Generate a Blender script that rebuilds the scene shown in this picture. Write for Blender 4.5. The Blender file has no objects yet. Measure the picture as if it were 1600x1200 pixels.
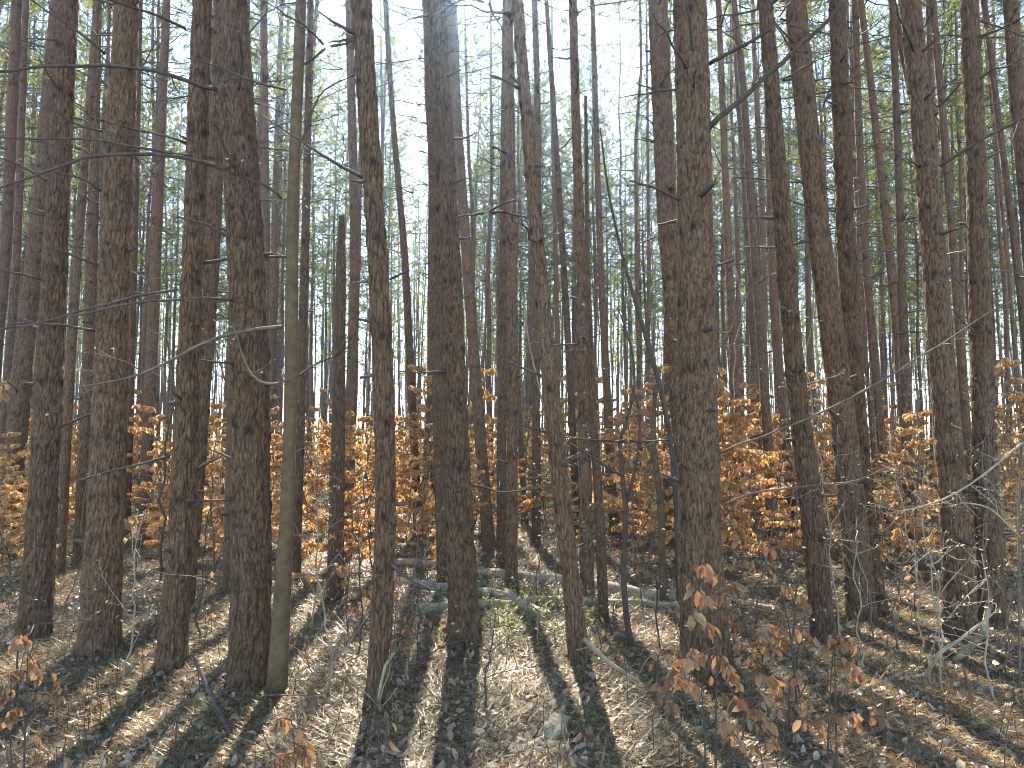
import bpy, math, random
import numpy as np
from mathutils import Vector, Matrix, Quaternion

R = math.radians
rng = np.random.default_rng(11)
sc = bpy.context.scene
col = sc.collection

# ------------------------------------------------------------------ camera
F_PX, EYE = 1180.0, 1.6                    # focal length in pixels of the 1600 px wide photograph, eye height
PITCH = math.atan(100.0 / F_PX)            # the horizon lies 100 px below the middle
cam = bpy.data.cameras.new('camera'); cam_o = bpy.data.objects.new('camera', cam); col.objects.link(cam_o)
cam.sensor_width = 36.0; cam.lens = 36.0 * F_PX / 1600.0
cam.clip_start = 0.05; cam.clip_end = 4000.0
cam_o.location = (0, 0, EYE); cam_o.rotation_euler = (math.pi / 2 + PITCH, 0, 0)
sc.camera = cam_o

# ------------------------------------------------------------------ sky, sun, exposure
SUN_AZ, SUN_EL = R(-4.2), R(39.0)          # azimuth from the view direction (left is minus), elevation
w = bpy.data.worlds.new('World'); sc.world = w; w.use_nodes = True
nt = w.node_tree; nt.nodes.clear()
sky = nt.nodes.new('ShaderNodeTexSky'); sky.sky_type = 'NISHITA'; sky.sun_disc = False
sky.sun_elevation = SUN_EL; sky.sun_rotation = SUN_AZ
sky.air_density = 1.0; sky.dust_density = .3; sky.ozone_density = 1.5
bg = nt.nodes.new('ShaderNodeBackground'); bg.inputs[1].default_value = 0.115
wo = nt.nodes.new('ShaderNodeOutputWorld')
nt.links.new(sky.outputs[0], bg.inputs[0]); nt.links.new(bg.outputs[0], wo.inputs[0])
S = Vector((math.sin(SUN_AZ) * math.cos(SUN_EL), math.cos(SUN_AZ) * math.cos(SUN_EL), math.sin(SUN_EL)))
sl = bpy.data.lights.new('sun', 'SUN'); sl.energy = 5.0; sl.angle = R(0.53); sl.color = (1.0, 0.885, 0.70)
so = bpy.data.objects.new('sun', sl); col.objects.link(so); so.rotation_euler = S.to_track_quat('Z', 'Y').to_euler()
so.location = (0, 0, 60)
sc.view_settings.view_transform = 'Standard'; sc.view_settings.look = 'None'
sc.view_settings.gamma = 1.0; sc.view_settings.use_curve_mapping = False
sc.view_settings.exposure = 2.3
cy = sc.cycles
cy.max_bounces = 5; cy.diffuse_bounces = 3; cy.glossy_bounces = 2; cy.transmission_bounces = 4
cy.transparent_max_bounces = 8; cy.volume_bounces = 0
cy.sample_clamp_indirect = 6.0; cy.caustics_reflective = False; cy.caustics_refractive = False
cy.use_adaptive_sampling = True; cy.adaptive_threshold = 0.02
cy.use_denoising = True; cy.filter_width = 1.05

# ------------------------------------------------------------------ pixel helpers
def ray(u, v):
    x = (u - 800.0) / F_PX; up = (600.0 - v) / F_PX
    cp, sp = math.cos(PITCH), math.sin(PITCH)
    return np.array([x, cp - up * sp, sp + up * cp])
def at(u, v, Y):
    d = ray(u, v); return np.array([0, 0, EYE]) + d * (Y / d[1])
def _h(ix, iy, iz, s):
    n = (ix * 374761393 + iy * 668265263 + iz * 2147483647 + s * 1274126177) & 0xFFFFFFFF
    n = ((n ^ (n >> 13)) * 1274126177) & 0xFFFFFFFF
    n = ((n ^ (n >> 16)) * 2246822519) & 0xFFFFFFFF
    return ((n ^ (n >> 15)) & 0xFFFFFF) / float(0x1000000)
def vnoise(P, s=0):
    P = np.asarray(P, float); i = np.floor(P).astype(np.int64); f = P - i; f = f * f * (3 - 2 * f)
    out = 0
    for a in (0, 1):
        for b in (0, 1):
            for c in (0, 1):
                wgt = (f[:, 0] if a else 1 - f[:, 0]) * (f[:, 1] if b else 1 - f[:, 1]) * (f[:, 2] if c else 1 - f[:, 2])
                out = out + wgt * _h(i[:, 0] + a, i[:, 1] + b, i[:, 2] + c, s)
    return out
def voro(P, s=0):                           # distance to the border between two cells
    i = np.floor(P).astype(np.int64)
    d1 = np.full(len(P), 9.0); d2 = np.full(len(P), 9.0); cid = np.zeros(len(P))
    for a in (-1, 0, 1):
        for b in (-1, 0, 1):
            for c in (-1, 0, 1):
                jx, jy, jz = i[:, 0] + a, i[:, 1] + b, i[:, 2] + c
                q = np.stack([jx + _h(jx, jy, jz, s), jy + _h(jx, jy, jz, s + 1), jz + _h(jx, jy, jz, s + 2)], 1)
                d = np.linalg.norm(P - q, axis=1); k = _h(jx, jy, jz, s + 3)
                near = d < d1
                d2 = np.where(near, d1, np.minimum(d2, d)); cid = np.where(near, k, cid); d1 = np.where(near, d, d1)
    return d2 - d1, cid
def G(x, y):                                # ground height
    x = np.atleast_1d(np.asarray(x, float)); y = np.atleast_1d(np.asarray(y, float)); z0 = np.zeros_like(x)
    P = np.stack([x, y, z0], 1)
    k = np.clip(1 - np.hypot(x, y) / 250, 0, 1)
    g = (vnoise(P * 0.35, 5) - .5) * .16 + (vnoise(P * 1.3, 6) - .5) * .07 + (vnoise(P * 4.1, 7) - .5) * .025
    return g * k
def g1(x, y): return float(G(x, y)[0])
def ground(u, v):                           # the ground point seen at a pixel
    d = ray(u, v); t = -EYE / d[2]; p = np.array([0, 0, EYE]) + d * t
    p[2] = g1(p[0], p[1]); return p

# ------------------------------------------------------------------ mesh helpers
def mk(name, V, quads=None, tris=None, mat=None, smooth=True, attrs=None):
    V = np.asarray(V, np.float32); me = bpy.data.meshes.new(name)
    q = np.asarray(quads if quads is not None and len(quads) else np.zeros((0, 4)), np.int32)
    t = np.asarray(tris if tris is not None and len(tris) else np.zeros((0, 3)), np.int32)
    me.vertices.add(len(V)); me.vertices.foreach_set('co', V.ravel())
    loops = np.concatenate([q.ravel(), t.ravel()]); me.loops.add(len(loops)); me.loops.foreach_set('vertex_index', loops)
    n = len(q) + len(t); me.polygons.add(n)
    me.polygons.foreach_set('loop_start', np.concatenate([np.arange(len(q)) * 4, len(q) * 4 + np.arange(len(t)) * 3]).astype(np.int32))
    me.polygons.foreach_set('loop_total', np.concatenate([np.full(len(q), 4), np.full(len(t), 3)]).astype(np.int32))
    if smooth: me.polygons.foreach_set('use_smooth', np.ones(n, bool))
    for k, a in (attrs or {}).items():
        at_ = me.attributes.new(k, 'FLOAT', 'POINT'); at_.data.foreach_set('value', np.asarray(a, np.float32))
    if mat: me.materials.append(mat)
    me.update(); me.validate(); return me
def obj(name, me, parent=None, loc=None, rot=None, scale=None):
    o = bpy.data.objects.new(name, me); col.objects.link(o)
    if loc is not None: o.location = [float(c) for c in loc]
    if rot is not None: o.rotation_euler = rot
    if scale is not None: o.scale = (scale,) * 3 if np.isscalar(scale) else scale
    if parent is not None: o.parent = parent
    return o
def tag(o, label, cat, group=None, kind=None):
    if label: o['label'] = label
    if cat: o['category'] = cat
    if group: o['group'] = group
    if kind: o['kind'] = kind
    return o
def stuff(o): o['kind'] = 'stuff'; return o
class Buf:
    def __init__(s): s.V = []; s.Q = []; s.T = []; s.n = 0
    def add(s, V, Q=None, T=None):
        V = np.asarray(V, float).reshape(-1, 3)
        if Q is not None and len(Q): s.Q.append(np.asarray(Q) + s.n)
        if T is not None and len(T): s.T.append(np.asarray(T) + s.n)
        s.V.append(V); s.n += len(V)
    def tube(s, P, r, k=5):
        P = np.asarray(P, float); n = len(P); r = np.broadcast_to(np.asarray(r, float), (n,))
        T = np.gradient(P, axis=0); T /= np.linalg.norm(T, axis=1)[:, None] + 1e-9
        a = np.array([0, 0, 1.0]) if abs(T[0, 2]) < .9 else np.array([1.0, 0, 0])
        V = []; ang = np.arange(k) * 2 * math.pi / k
        for i in range(n):
            a = a - T[i] * a.dot(T[i]); a /= np.linalg.norm(a) + 1e-9; b = np.cross(T[i], a)
            V.append(P[i] + r[i] * (np.cos(ang)[:, None] * a + np.sin(ang)[:, None] * b))
        V = np.concatenate(V + [P[:1], P[-1:]])
        i = np.arange(n - 1)[:, None] * k; j = np.arange(k)[None]; j2 = (j + 1) % k
        Q = np.stack([i + j, i + j2, i + k + j2, i + k + j], -1).reshape(-1, 4)
        jj = np.arange(k); c0, c1 = n * k, n * k + 1; o = (n - 1) * k
        Tt = np.concatenate([np.stack([jj * 0 + c0, (jj + 1) % k, jj], 1), np.stack([jj * 0 + c1, o + jj, o + (jj + 1) % k], 1)])
        s.add(V, Q, Tt)
    def mesh(s, name, mat, smooth=True):
        V = np.concatenate(s.V) if s.V else np.zeros((0, 3))
        return mk(name, V, np.concatenate(s.Q) if s.Q else None, np.concatenate(s.T) if s.T else None, mat, smooth)
def unit(v): v = np.asarray(v, float); return v / (np.linalg.norm(v) + 1e-9)
def wob(p0, p1, n, amp, r):                 # a wandering line from p0 to p1
    p0 = np.asarray(p0, float); p1 = np.asarray(p1, float); t = np.linspace(0, 1, n)[:, None]
    P = p0 + (p1 - p0) * t; L = np.linalg.norm(p1 - p0)
    d = np.cumsum(r.normal(0, 1, (n, 3)), 0); d -= d[0]; d -= t * d[-1]
    return P + d * amp * L / max(n, 1) ** .5
def spline(P, n):                           # resample and soften a polyline
    P = np.asarray(P, float); s = np.r_[0, np.cumsum(np.linalg.norm(np.diff(P, axis=0), axis=1))]
    t = np.linspace(0, s[-1], n); Q = np.stack([np.interp(t, s, P[:, i]) for i in range(P.shape[1])], 1)
    for _ in range(3): Q[1:-1] = (Q[:-2] + 2 * Q[1:-1] + Q[2:]) / 4
    return Q

# ------------------------------------------------------------------ materials
def new_mat(name):
    m = bpy.data.materials.new(name); m.use_nodes = True; n = m.node_tree.nodes; n.clear(); return m, n, m.node_tree.links
def ramp(n, l, fac, stops):
    r = n.new('ShaderNodeValToRGB'); e = r.color_ramp.elements
    while len(e) < len(stops): e.new(.5)
    for k, (p, c) in enumerate(stops): e[k].position = p; e[k].color = (*c, 1)
    l.new(fac, r.inputs[0]); return r.outputs[0]
def mixc(n, l, fac, a, b, mode='MIX'):
    m = n.new('ShaderNodeMix'); m.data_type = 'RGBA'; m.blend_type = mode
    for s, v in ((m.inputs[0], fac), (m.inputs[6], a), (m.inputs[7], b)):
        if hasattr(v, 'links'): l.new(v, s)
        else: s.default_value = v if np.isscalar(v) else (*v, 1)
    return m.outputs[2]
def noise(n, l, vec, scale, detail=4, rough=.6):
    t = n.new('ShaderNodeTexNoise'); t.inputs['Scale'].default_value = scale
    t.inputs['Detail'].default_value = detail; t.inputs['Roughness'].default_value = rough
    if vec: l.new(vec, t.inputs['Vector'])
    return t.outputs[0]
def mapping(n, l, vec, scale):
    m = n.new('ShaderNodeMapping'); m.inputs['Scale'].default_value = scale; l.new(vec, m.inputs[0]); return m.outputs[0]
def out(n, l, sh):
    o = n.new('ShaderNodeOutputMaterial'); l.new(sh, o.inputs[0])
def maprange(n, l, v, a, b, c=0., d=1.):
    m = n.new('ShaderNodeMapRange'); l.new(v, m.inputs[0])
    for i, x in enumerate((a, b, c, d)): m.inputs[i + 1].default_value = x
    return m.outputs[0]
def math_(n, l, op, a, b=None):
    m = n.new('ShaderNodeMath'); m.operation = op
    for s, v in zip(m.inputs, (a, b)):
        if v is None: continue
        if hasattr(v, 'links'): l.new(v, s)
        else: s.default_value = v
    return m.outputs[0]

def bark_mat(name, near):
    m, n, l = new_mat(name)
    g = n.new('ShaderNodeNewGeometry'); pos = g.outputs['Position']
    oi = n.new('ShaderNodeObjectInfo')
    st = mapping(n, l, pos, (1, 1, .3))
    plate = n.new('ShaderNodeAttribute'); plate.attribute_name = 'plate'
    knot = n.new('ShaderNodeAttribute'); knot.attribute_name = 'knot'
    n1 = noise(n, l, st, 14, 5); n2 = noise(n, l, st, 3.0, 5, .65); n3 = noise(n, l, mapping(n, l, pos, (1, 1, .22)), 75, 5, .75)
    n3 = maprange(n, l, n3, .34, .66)
    grey = mixc(n, l, n3, (.09, .057, .034), (.39, .26, .158))
    red = mixc(n, l, n3, (.095, .049, .026), (.365, .20, .108))
    c = mixc(n, l, maprange(n, l, n2, .25, .75), grey, red)
    c = mixc(n, l, maprange(n, l, n1, .5, .75, 0, .5), c, (.085, .055, .034))
    if near:
        c = mixc(n, l, maprange(n, l, plate.outputs['Fac'], .0, .5, .85, 0), c, (.06, .034, .02))
    else:
        vo = n.new('ShaderNodeTexVoronoi'); vo.feature = 'DISTANCE_TO_EDGE'; vo.inputs['Scale'].default_value = 34
        l.new(st, vo.inputs['Vector'])
        c = mixc(n, l, maprange(n, l, vo.outputs[0], 0, .12, .6, 0), c, (.08, .05, .04))
    # higher up the bark flakes to a pinkish orange-brown
    sep = n.new('ShaderNodeSeparateXYZ'); l.new(pos, sep.inputs[0])
    hi = maprange(n, l, sep.outputs[2], 3.5, 13, 0, .75)
    c = mixc(n, l, hi, c, mixc(n, l, n1, (.35, .20, .118), (.21, .12, .078)))
    c = mixc(n, l, knot.outputs['Fac'], c, (.035, .027, .024))
    hsv = n.new('ShaderNodeHueSaturation'); l.new(c, hsv.inputs['Color'])
    l.new(maprange(n, l, oi.outputs['Random'], 0, 1, .8, 1.15), hsv.inputs['Value'])
    p = n.new('ShaderNodeBsdfPrincipled'); l.new(hsv.outputs[0], p.inputs['Base Color']); p.inputs['Roughness'].default_value = .85
    p.inputs['Specular IOR Level'].default_value = .25
    b = n.new('ShaderNodeBump'); b.inputs['Strength'].default_value = 1.0; b.inputs['Distance'].default_value = .02
    hgt = math_(n, l, 'ADD', n1, math_(n, l, 'MULTIPLY', n3, .5))
    if not near: hgt = math_(n, l, 'ADD', hgt, math_(n, l, 'MULTIPLY', vo.outputs[0], 2.0))
    l.new(hgt, b.inputs['Height']); l.new(b.outputs[0], p.inputs['Normal'])
    out(n, l, p.outputs[0]); return m
def twig_mat(name, c0, c1, scale=20, rough=.8):
    m, n, l = new_mat(name); g = n.new('ShaderNodeNewGeometry')
    c = mixc(n, l, maprange(n, l, noise(n, l, g.outputs['Position'], scale), .3, .7), c0, c1)
    p = n.new('ShaderNodeBsdfPrincipled'); l.new(c, p.inputs['Base Color']); p.inputs['Roughness'].default_value = rough
    b = n.new('ShaderNodeBump'); b.inputs['Strength'].default_value = .5; b.inputs['Distance'].default_value = .006
    l.new(noise(n, l, g.outputs['Position'], scale * 4), b.inputs['Height']); l.new(b.outputs[0], p.inputs['Normal'])
    out(n, l, p.outputs[0]); return m
def leaf_mat(name, stops, trans, rough=.5, tint=None, spec=.4):
    m, n, l = new_mat(name); g = n.new('ShaderNodeNewGeometry'); oi = n.new('ShaderNodeObjectInfo')
    r = math_(n, l, 'FRACT', math_(n, l, 'ADD', g.outputs['Random Per Island'], oi.outputs['Random']))
    c = ramp(n, l, r, stops)
    c = mixc(n, l, maprange(n, l, noise(n, l, g.outputs['Position'], 60, 3), .4, .75, 0, .4), c, (.5, .4, .35), 'MULTIPLY')
    p = n.new('ShaderNodeBsdfPrincipled'); l.new(c, p.inputs['Base Color']); p.inputs['Roughness'].default_value = rough
    p.inputs['Specular IOR Level'].default_value = spec
    t = n.new('ShaderNodeBsdfTranslucent')
    l.new(mixc(n, l, 1.0, c, tint or (1, 1, 1), 'MULTIPLY'), t.inputs[0])
    mx = n.new('ShaderNodeMixShader'); mx.inputs[0].default_value = trans
    l.new(p.outputs[0], mx.inputs[1]); l.new(t.outputs[0], mx.inputs[2]); out(n, l, mx.outputs[0]); return m

M = {}
M['bark'] = bark_mat('pine_bark_plates', True)
M['far_bark'] = bark_mat('pine_bark_distant', False)
M['dead'] = twig_mat('dead_pine_branch', (.055, .041, .032), (.125, .095, .074))
M['twig'] = twig_mat('hardwood_twig', (.105, .078, .053), (.21, .16, .11))
M['pale_twig'] = twig_mat('pale_twig', (.26, .20, .135), (.46, .37, .26))
M['smooth'] = twig_mat('smooth_olive_bark', (.085, .053, .023), (.165, .11, .052), 16)
M['dark_stem'] = twig_mat('dark_stem', (.05, .037, .027), (.105, .08, .056))
M['log'] = twig_mat('weathered_log', (.22, .155, .10), (.50, .39, .27), 12)
M['mossy'] = twig_mat('mossy_log', (.19, .155, .08), (.38, .32, .20), 10)
M['rotten'] = twig_mat('rotten_wood', (.20, .155, .08), (.44, .36, .22), 22)
M['needle'] = leaf_mat('pine_needles', [(0, (.08, .11, .04)), (.6, (.125, .16, .055)), (1, (.21, .21, .08))], .55, .5, (2.05, 1.95, .95))
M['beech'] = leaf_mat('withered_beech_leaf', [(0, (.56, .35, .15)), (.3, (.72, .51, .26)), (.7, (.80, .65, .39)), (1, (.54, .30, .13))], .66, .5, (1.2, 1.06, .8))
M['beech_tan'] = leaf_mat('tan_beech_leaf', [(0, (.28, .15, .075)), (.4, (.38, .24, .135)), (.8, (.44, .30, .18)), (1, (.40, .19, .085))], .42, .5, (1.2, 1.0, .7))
M['litter'] = leaf_mat('fallen_leaf', [(0, (.13, .08, .042)), (.3, (.32, .21, .115)), (.55, (.58, .43, .26)), (.75, (.34, .16, .06)), (.9, (.68, .55, .36)), (1, (.15, .095, .05))], .28, .38, None, .5)
M['straw'] = leaf_mat('pine_straw', [(0, (.09, .05, .024)), (.35, (.26, .165, .08)), (.7, (.56, .42, .22)), (1, (.15, .105, .045))], .3, .38)
M['grass'] = leaf_mat('forest_grass', [(0, (.075, .105, .025)), (.5, (.20, .215, .06)), (1, (.42, .38, .16))], .45, .5)
M['green'] = leaf_mat('spring_leaf', [(0, (.18, .23, .05)), (.6, (.30, .36, .10)), (1, (.42, .45, .17))], .5, .45)
M['bud'] = leaf_mat('pale_bud', [(0, (.40, .42, .22)), (1, (.55, .50, .34))], .4, .45)
def ground_mat():
    m, n, l = new_mat('forest_floor'); g = n.new('ShaderNodeNewGeometry'); P = g.outputs['Position']
    a = noise(n, l, P, 1.1, 4); b = noise(n, l, P, 9, 6, .7); c = noise(n, l, P, 45, 5, .75)
    base = mixc(n, l, c, (.055, .037, .02), (.22, .148, .08))
    base = mixc(n, l, maprange(n, l, b, .42, .68, 0, .8), base, mixc(n, l, c, (.065, .044, .025), (.30, .215, .125)))
    base = mixc(n, l, maprange(n, l, a, .5, .66, 0, .6), base, mixc(n, l, c, (.06, .058, .022), (.17, .15, .058)))
    p = n.new('ShaderNodeBsdfPrincipled'); l.new(base, p.inputs['Base Color']); p.inputs['Roughness'].default_value = .8
    bu = n.new('ShaderNodeBump'); bu.inputs['Strength'].default_value = 1; bu.inputs['Distance'].default_value = .05
    l.new(math_(n, l, 'ADD', b, math_(n, l, 'MULTIPLY', c, .6)), bu.inputs['Height']); l.new(bu.outputs[0], p.inputs['Normal'])
    out(n, l, p.outputs[0]); return m
M['ground'] = ground_mat()

# ------------------------------------------------------------------ ground sheet, to the horizon
nx, ny = 300, 340
sx = np.linspace(-1, 1, nx); X = 14 * sx + 1486 * sx ** 7
sy = np.linspace(0, 1, ny); Yg = -6 + 30 * sy + 1600 * sy ** 7
gx, gy = np.meshgrid(X, Yg); gz = G(gx.ravel(), gy.ravel())
i = np.arange(ny - 1)[:, None] * nx + np.arange(nx - 1)[None]
ground_o = obj('ground', mk('ground', np.stack([gx.ravel(), gy.ravel(), gz], 1), np.stack([i, i + 1, i + nx + 1, i + nx], -1).reshape(-1, 4), None, M['ground']))
tag(ground_o, 'forest floor of brown needles and dry leaves under the pines', 'ground', kind='structure')

# ------------------------------------------------------------------ pines
H_TREE, Z_CROWN = 21.5, 10.0
def knots_of(r, z0=.9, z1=15.):
    ks = []; z = z0 + r.uniform(0, .4)
    while z < z1:
        a0 = r.uniform(0, 6.3); k = r.integers(3, 6)
        for j in range(k): ks.append((z + r.normal(0, .03), a0 + j * 6.283 / k + r.normal(0, .3), r.uniform(.022, .05)))
        z += r.uniform(.38, .62)
    return ks
def trunk_mesh(name, axis, rows, k, r, bark, mat, seed):
    """axis: function z -> (x, y, radius); rows: z values"""
    z = np.asarray(rows); ax = np.array([axis(q) for q in z]); ang = np.arange(k) * 2 * math.pi / k
    A, Z = np.meshgrid(ang, z); rad = np.repeat(ax[:, 2:3], k, 1)
    off = np.array([seed * 3.7, seed * 1.3, seed * 7.1])
    P = np.stack([rad * np.cos(A), rad * np.sin(A), Z], -1).reshape(-1, 3)
    rr = rad.ravel().copy(); plate = np.ones(len(P)); knot = np.zeros(len(P))
    if bark:
        q = P * np.array([38, 38, 8.0]) + off
        q = q + (np.stack([vnoise(P * 13 + off, 1), vnoise(P * 13 + off, 2), vnoise(P * 13 + off, 3)], 1) - .5) * np.array([1.1, 1.1, .6])
        e, cid = voro(q, 9)
        plate = np.clip(e / .28, 0, 1); fade = np.clip(rr / .1, .3, 1.)
        rr += fade * ((plate ** .6 - .7) * .013 + (cid - .5) * .009 + (vnoise(P * np.array([60, 60, 25]) + off, 4) - .5) * .006 - .011)
    rr *= 1 + (vnoise(P * np.array([5, 5, 1.6]) + off, 8) - .5) * .10
    rr *= 1 + .26 * np.exp(-np.clip(Z.ravel(), 0, None) / .16) * (.75 + .5 * np.cos(A.ravel() * 5 + seed) * .5)
    for (kz, ka, ks) in knots_of(r):
        m_ = np.abs(P[:, 2] - kz) < ks * 4
        if not m_.any(): continue
        da = (A.ravel()[m_] - ka + math.pi) % (2 * math.pi) - math.pi
        d2 = (da * rad.ravel()[m_]) ** 2 + ((P[m_, 2] - kz) * .8) ** 2
        gsn = np.exp(-d2 / (ks * .6) ** 2); knot[m_] = np.maximum(knot[m_], gsn); rr[m_] += gsn * .008
        ring = np.exp(-((P[m_, 2] - kz) / .03) ** 2) * .13; knot[m_] = np.maximum(knot[m_], ring)
    V = np.stack([np.repeat(ax[:, 0], k) + rr * np.cos(A.ravel()), np.repeat(ax[:, 1], k) + rr * np.sin(A.ravel()), P[:, 2]], 1)
    n = len(z); i = np.arange(n - 1)[:, None] * k; j = np.arange(k)[None]; j2 = (j + 1) % k
    Q = np.stack([i + j, i + j2, i + k + j2, i + k + j], -1).reshape(-1, 4)
    V = np.concatenate([V, [[ax[-1, 0], ax[-1, 1], z[-1] + .04]]]); jj = np.arange(k); o = (n - 1) * k
    T = np.stack([jj * 0 + n * k, o + jj, o + (jj + 1) % k], 1)
    return mk(name, V, Q, T, mat, True, {'plate': np.r_[plate, 1], 'knot': np.r_[knot * .95, 0]})

def tufts(B, C, D, r, nb=22, L=.15, wd=.011):
    """brushes of needles: C centres, D twig directions"""
    C = np.asarray(C); D = np.asarray(D); n = len(C)
    d = r.normal(0, 1, (n, nb, 3)); d /= np.linalg.norm(d, axis=2, keepdims=True)
    d = d + D[:, None] * .75; d /= np.linalg.norm(d, axis=2, keepdims=True)
    s = np.cross(d, r.normal(0, 1, (n, nb, 3))); s /= np.linalg.norm(s, axis=2, keepdims=True) + 1e-9
    b = C[:, None] - D[:, None] * r.uniform(0, .12, (n, nb, 1)); LL = L * r.uniform(.7, 1.15, (n, nb, 1))
    V = np.stack([b - s * wd / 2, b + s * wd / 2, b + d * LL], 2).reshape(-1, 3)
    B.add(V, None, np.arange(len(V)).reshape(-1, 3))
def crown_variant(seed, dens=1.0, low=-5.5, live0=-.5):
    r = np.random.default_rng(seed); wood = Buf(); nd = Buf(); C = []; D = []
    z = low
    while z < 11.2:
        live = z > live0 + r.normal(0, .4)
        k = r.integers(3, 6) if live else r.integers(1, 5)
        a0 = r.uniform(0, 6.3)
        for j in range(k):
            if live and r.random() > dens * .92: continue
            a = a0 + j * 6.283 / k + r.normal(0, .25)
            up = np.interp(z, [-6, 0, 5, 11], [.1, .12, .45, .9]) + r.normal(0, .12)
            L = (np.interp(z, [-3, 2, 7, 11.3], [1.6, 2.4, 1.8, .5]) if live else np.interp(z, [-6, 0], [.35, 1.5]) * r.uniform(.3, 1.2)) * r.uniform(.7, 1.15)
            d = unit([math.cos(a), math.sin(a), up]); p0 = np.array([0, 0, z]) + d * .03; p1 = p0 + d * L
            P = wob(p0, p1, 6, .07, r); P[:, 2] += np.linspace(0, 1, 6) ** 2 * (.15 if live else -.1) * L
            wood.tube(P, np.linspace(.016 if live else .011, .004, 6), 4)
            for t in (np.linspace(.3, 1, 6) if live else r.uniform(.3, .9, 3)):
                q = P[min(int(t * 5), 5)]; sd = unit(unit(P[-1] - P[0]) + r.normal(0, .65, 3) + np.array([0, 0, .2]))
                l2 = L * r.uniform(.15, .38) * (1.25 - t * .5); e = q + sd * l2
                wood.tube(wob(q, e, 3, .06, r), [.005, .004, .003], 3)
                if live:
                    for f in (1.0, .62, .3) if dens > .85 else (1.0, .62):
                        if r.random() < .95: C.append(q + (e - q) * f); D.append(unit(sd + r.normal(0, .25, 3)))
        z += r.uniform(.42, .62)
    C.append(np.array([0, 0, 11.6])); D.append(np.array([0, 0, 1.0]))
    tufts(nd, C, D, r)
    return wood.mesh('crown_limbs', M['dead']), nd.mesh('crown_needles', M['needle'], False)
CROWNS = [crown_variant(100 + s, d, -5.5, l0) for s, (d, l0) in enumerate(((.9, -2.4), (.8, -1.6), (.95, -3.), (.85, -2.), (.9, -1.2)))]
THIN_CROWNS = [crown_variant(140 + s, d) for s, d in enumerate((.18, .25, .14))]
OPEN_CROWNS = [crown_variant(120 + s, d) for s, d in enumerate((.32, .25, .4, .3))]
MID_CROWNS = [crown_variant(130 + s, d, -5.5, -1.2) for s, d in enumerate((.84, .74, .84, .8))]

def add_crown(root, loc, r, scale=1.0, open_=0):
    st = (CROWNS, MID_CROWNS, OPEN_CROWNS, THIN_CROWNS)[int(open_)]; wd, nd = st[r.integers(len(st))]; a = r.uniform(0, 6.3)
    limbs = obj('crown', wd, root, loc, (0, 0, a), scale)
    obj('needles', nd, limbs)
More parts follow.
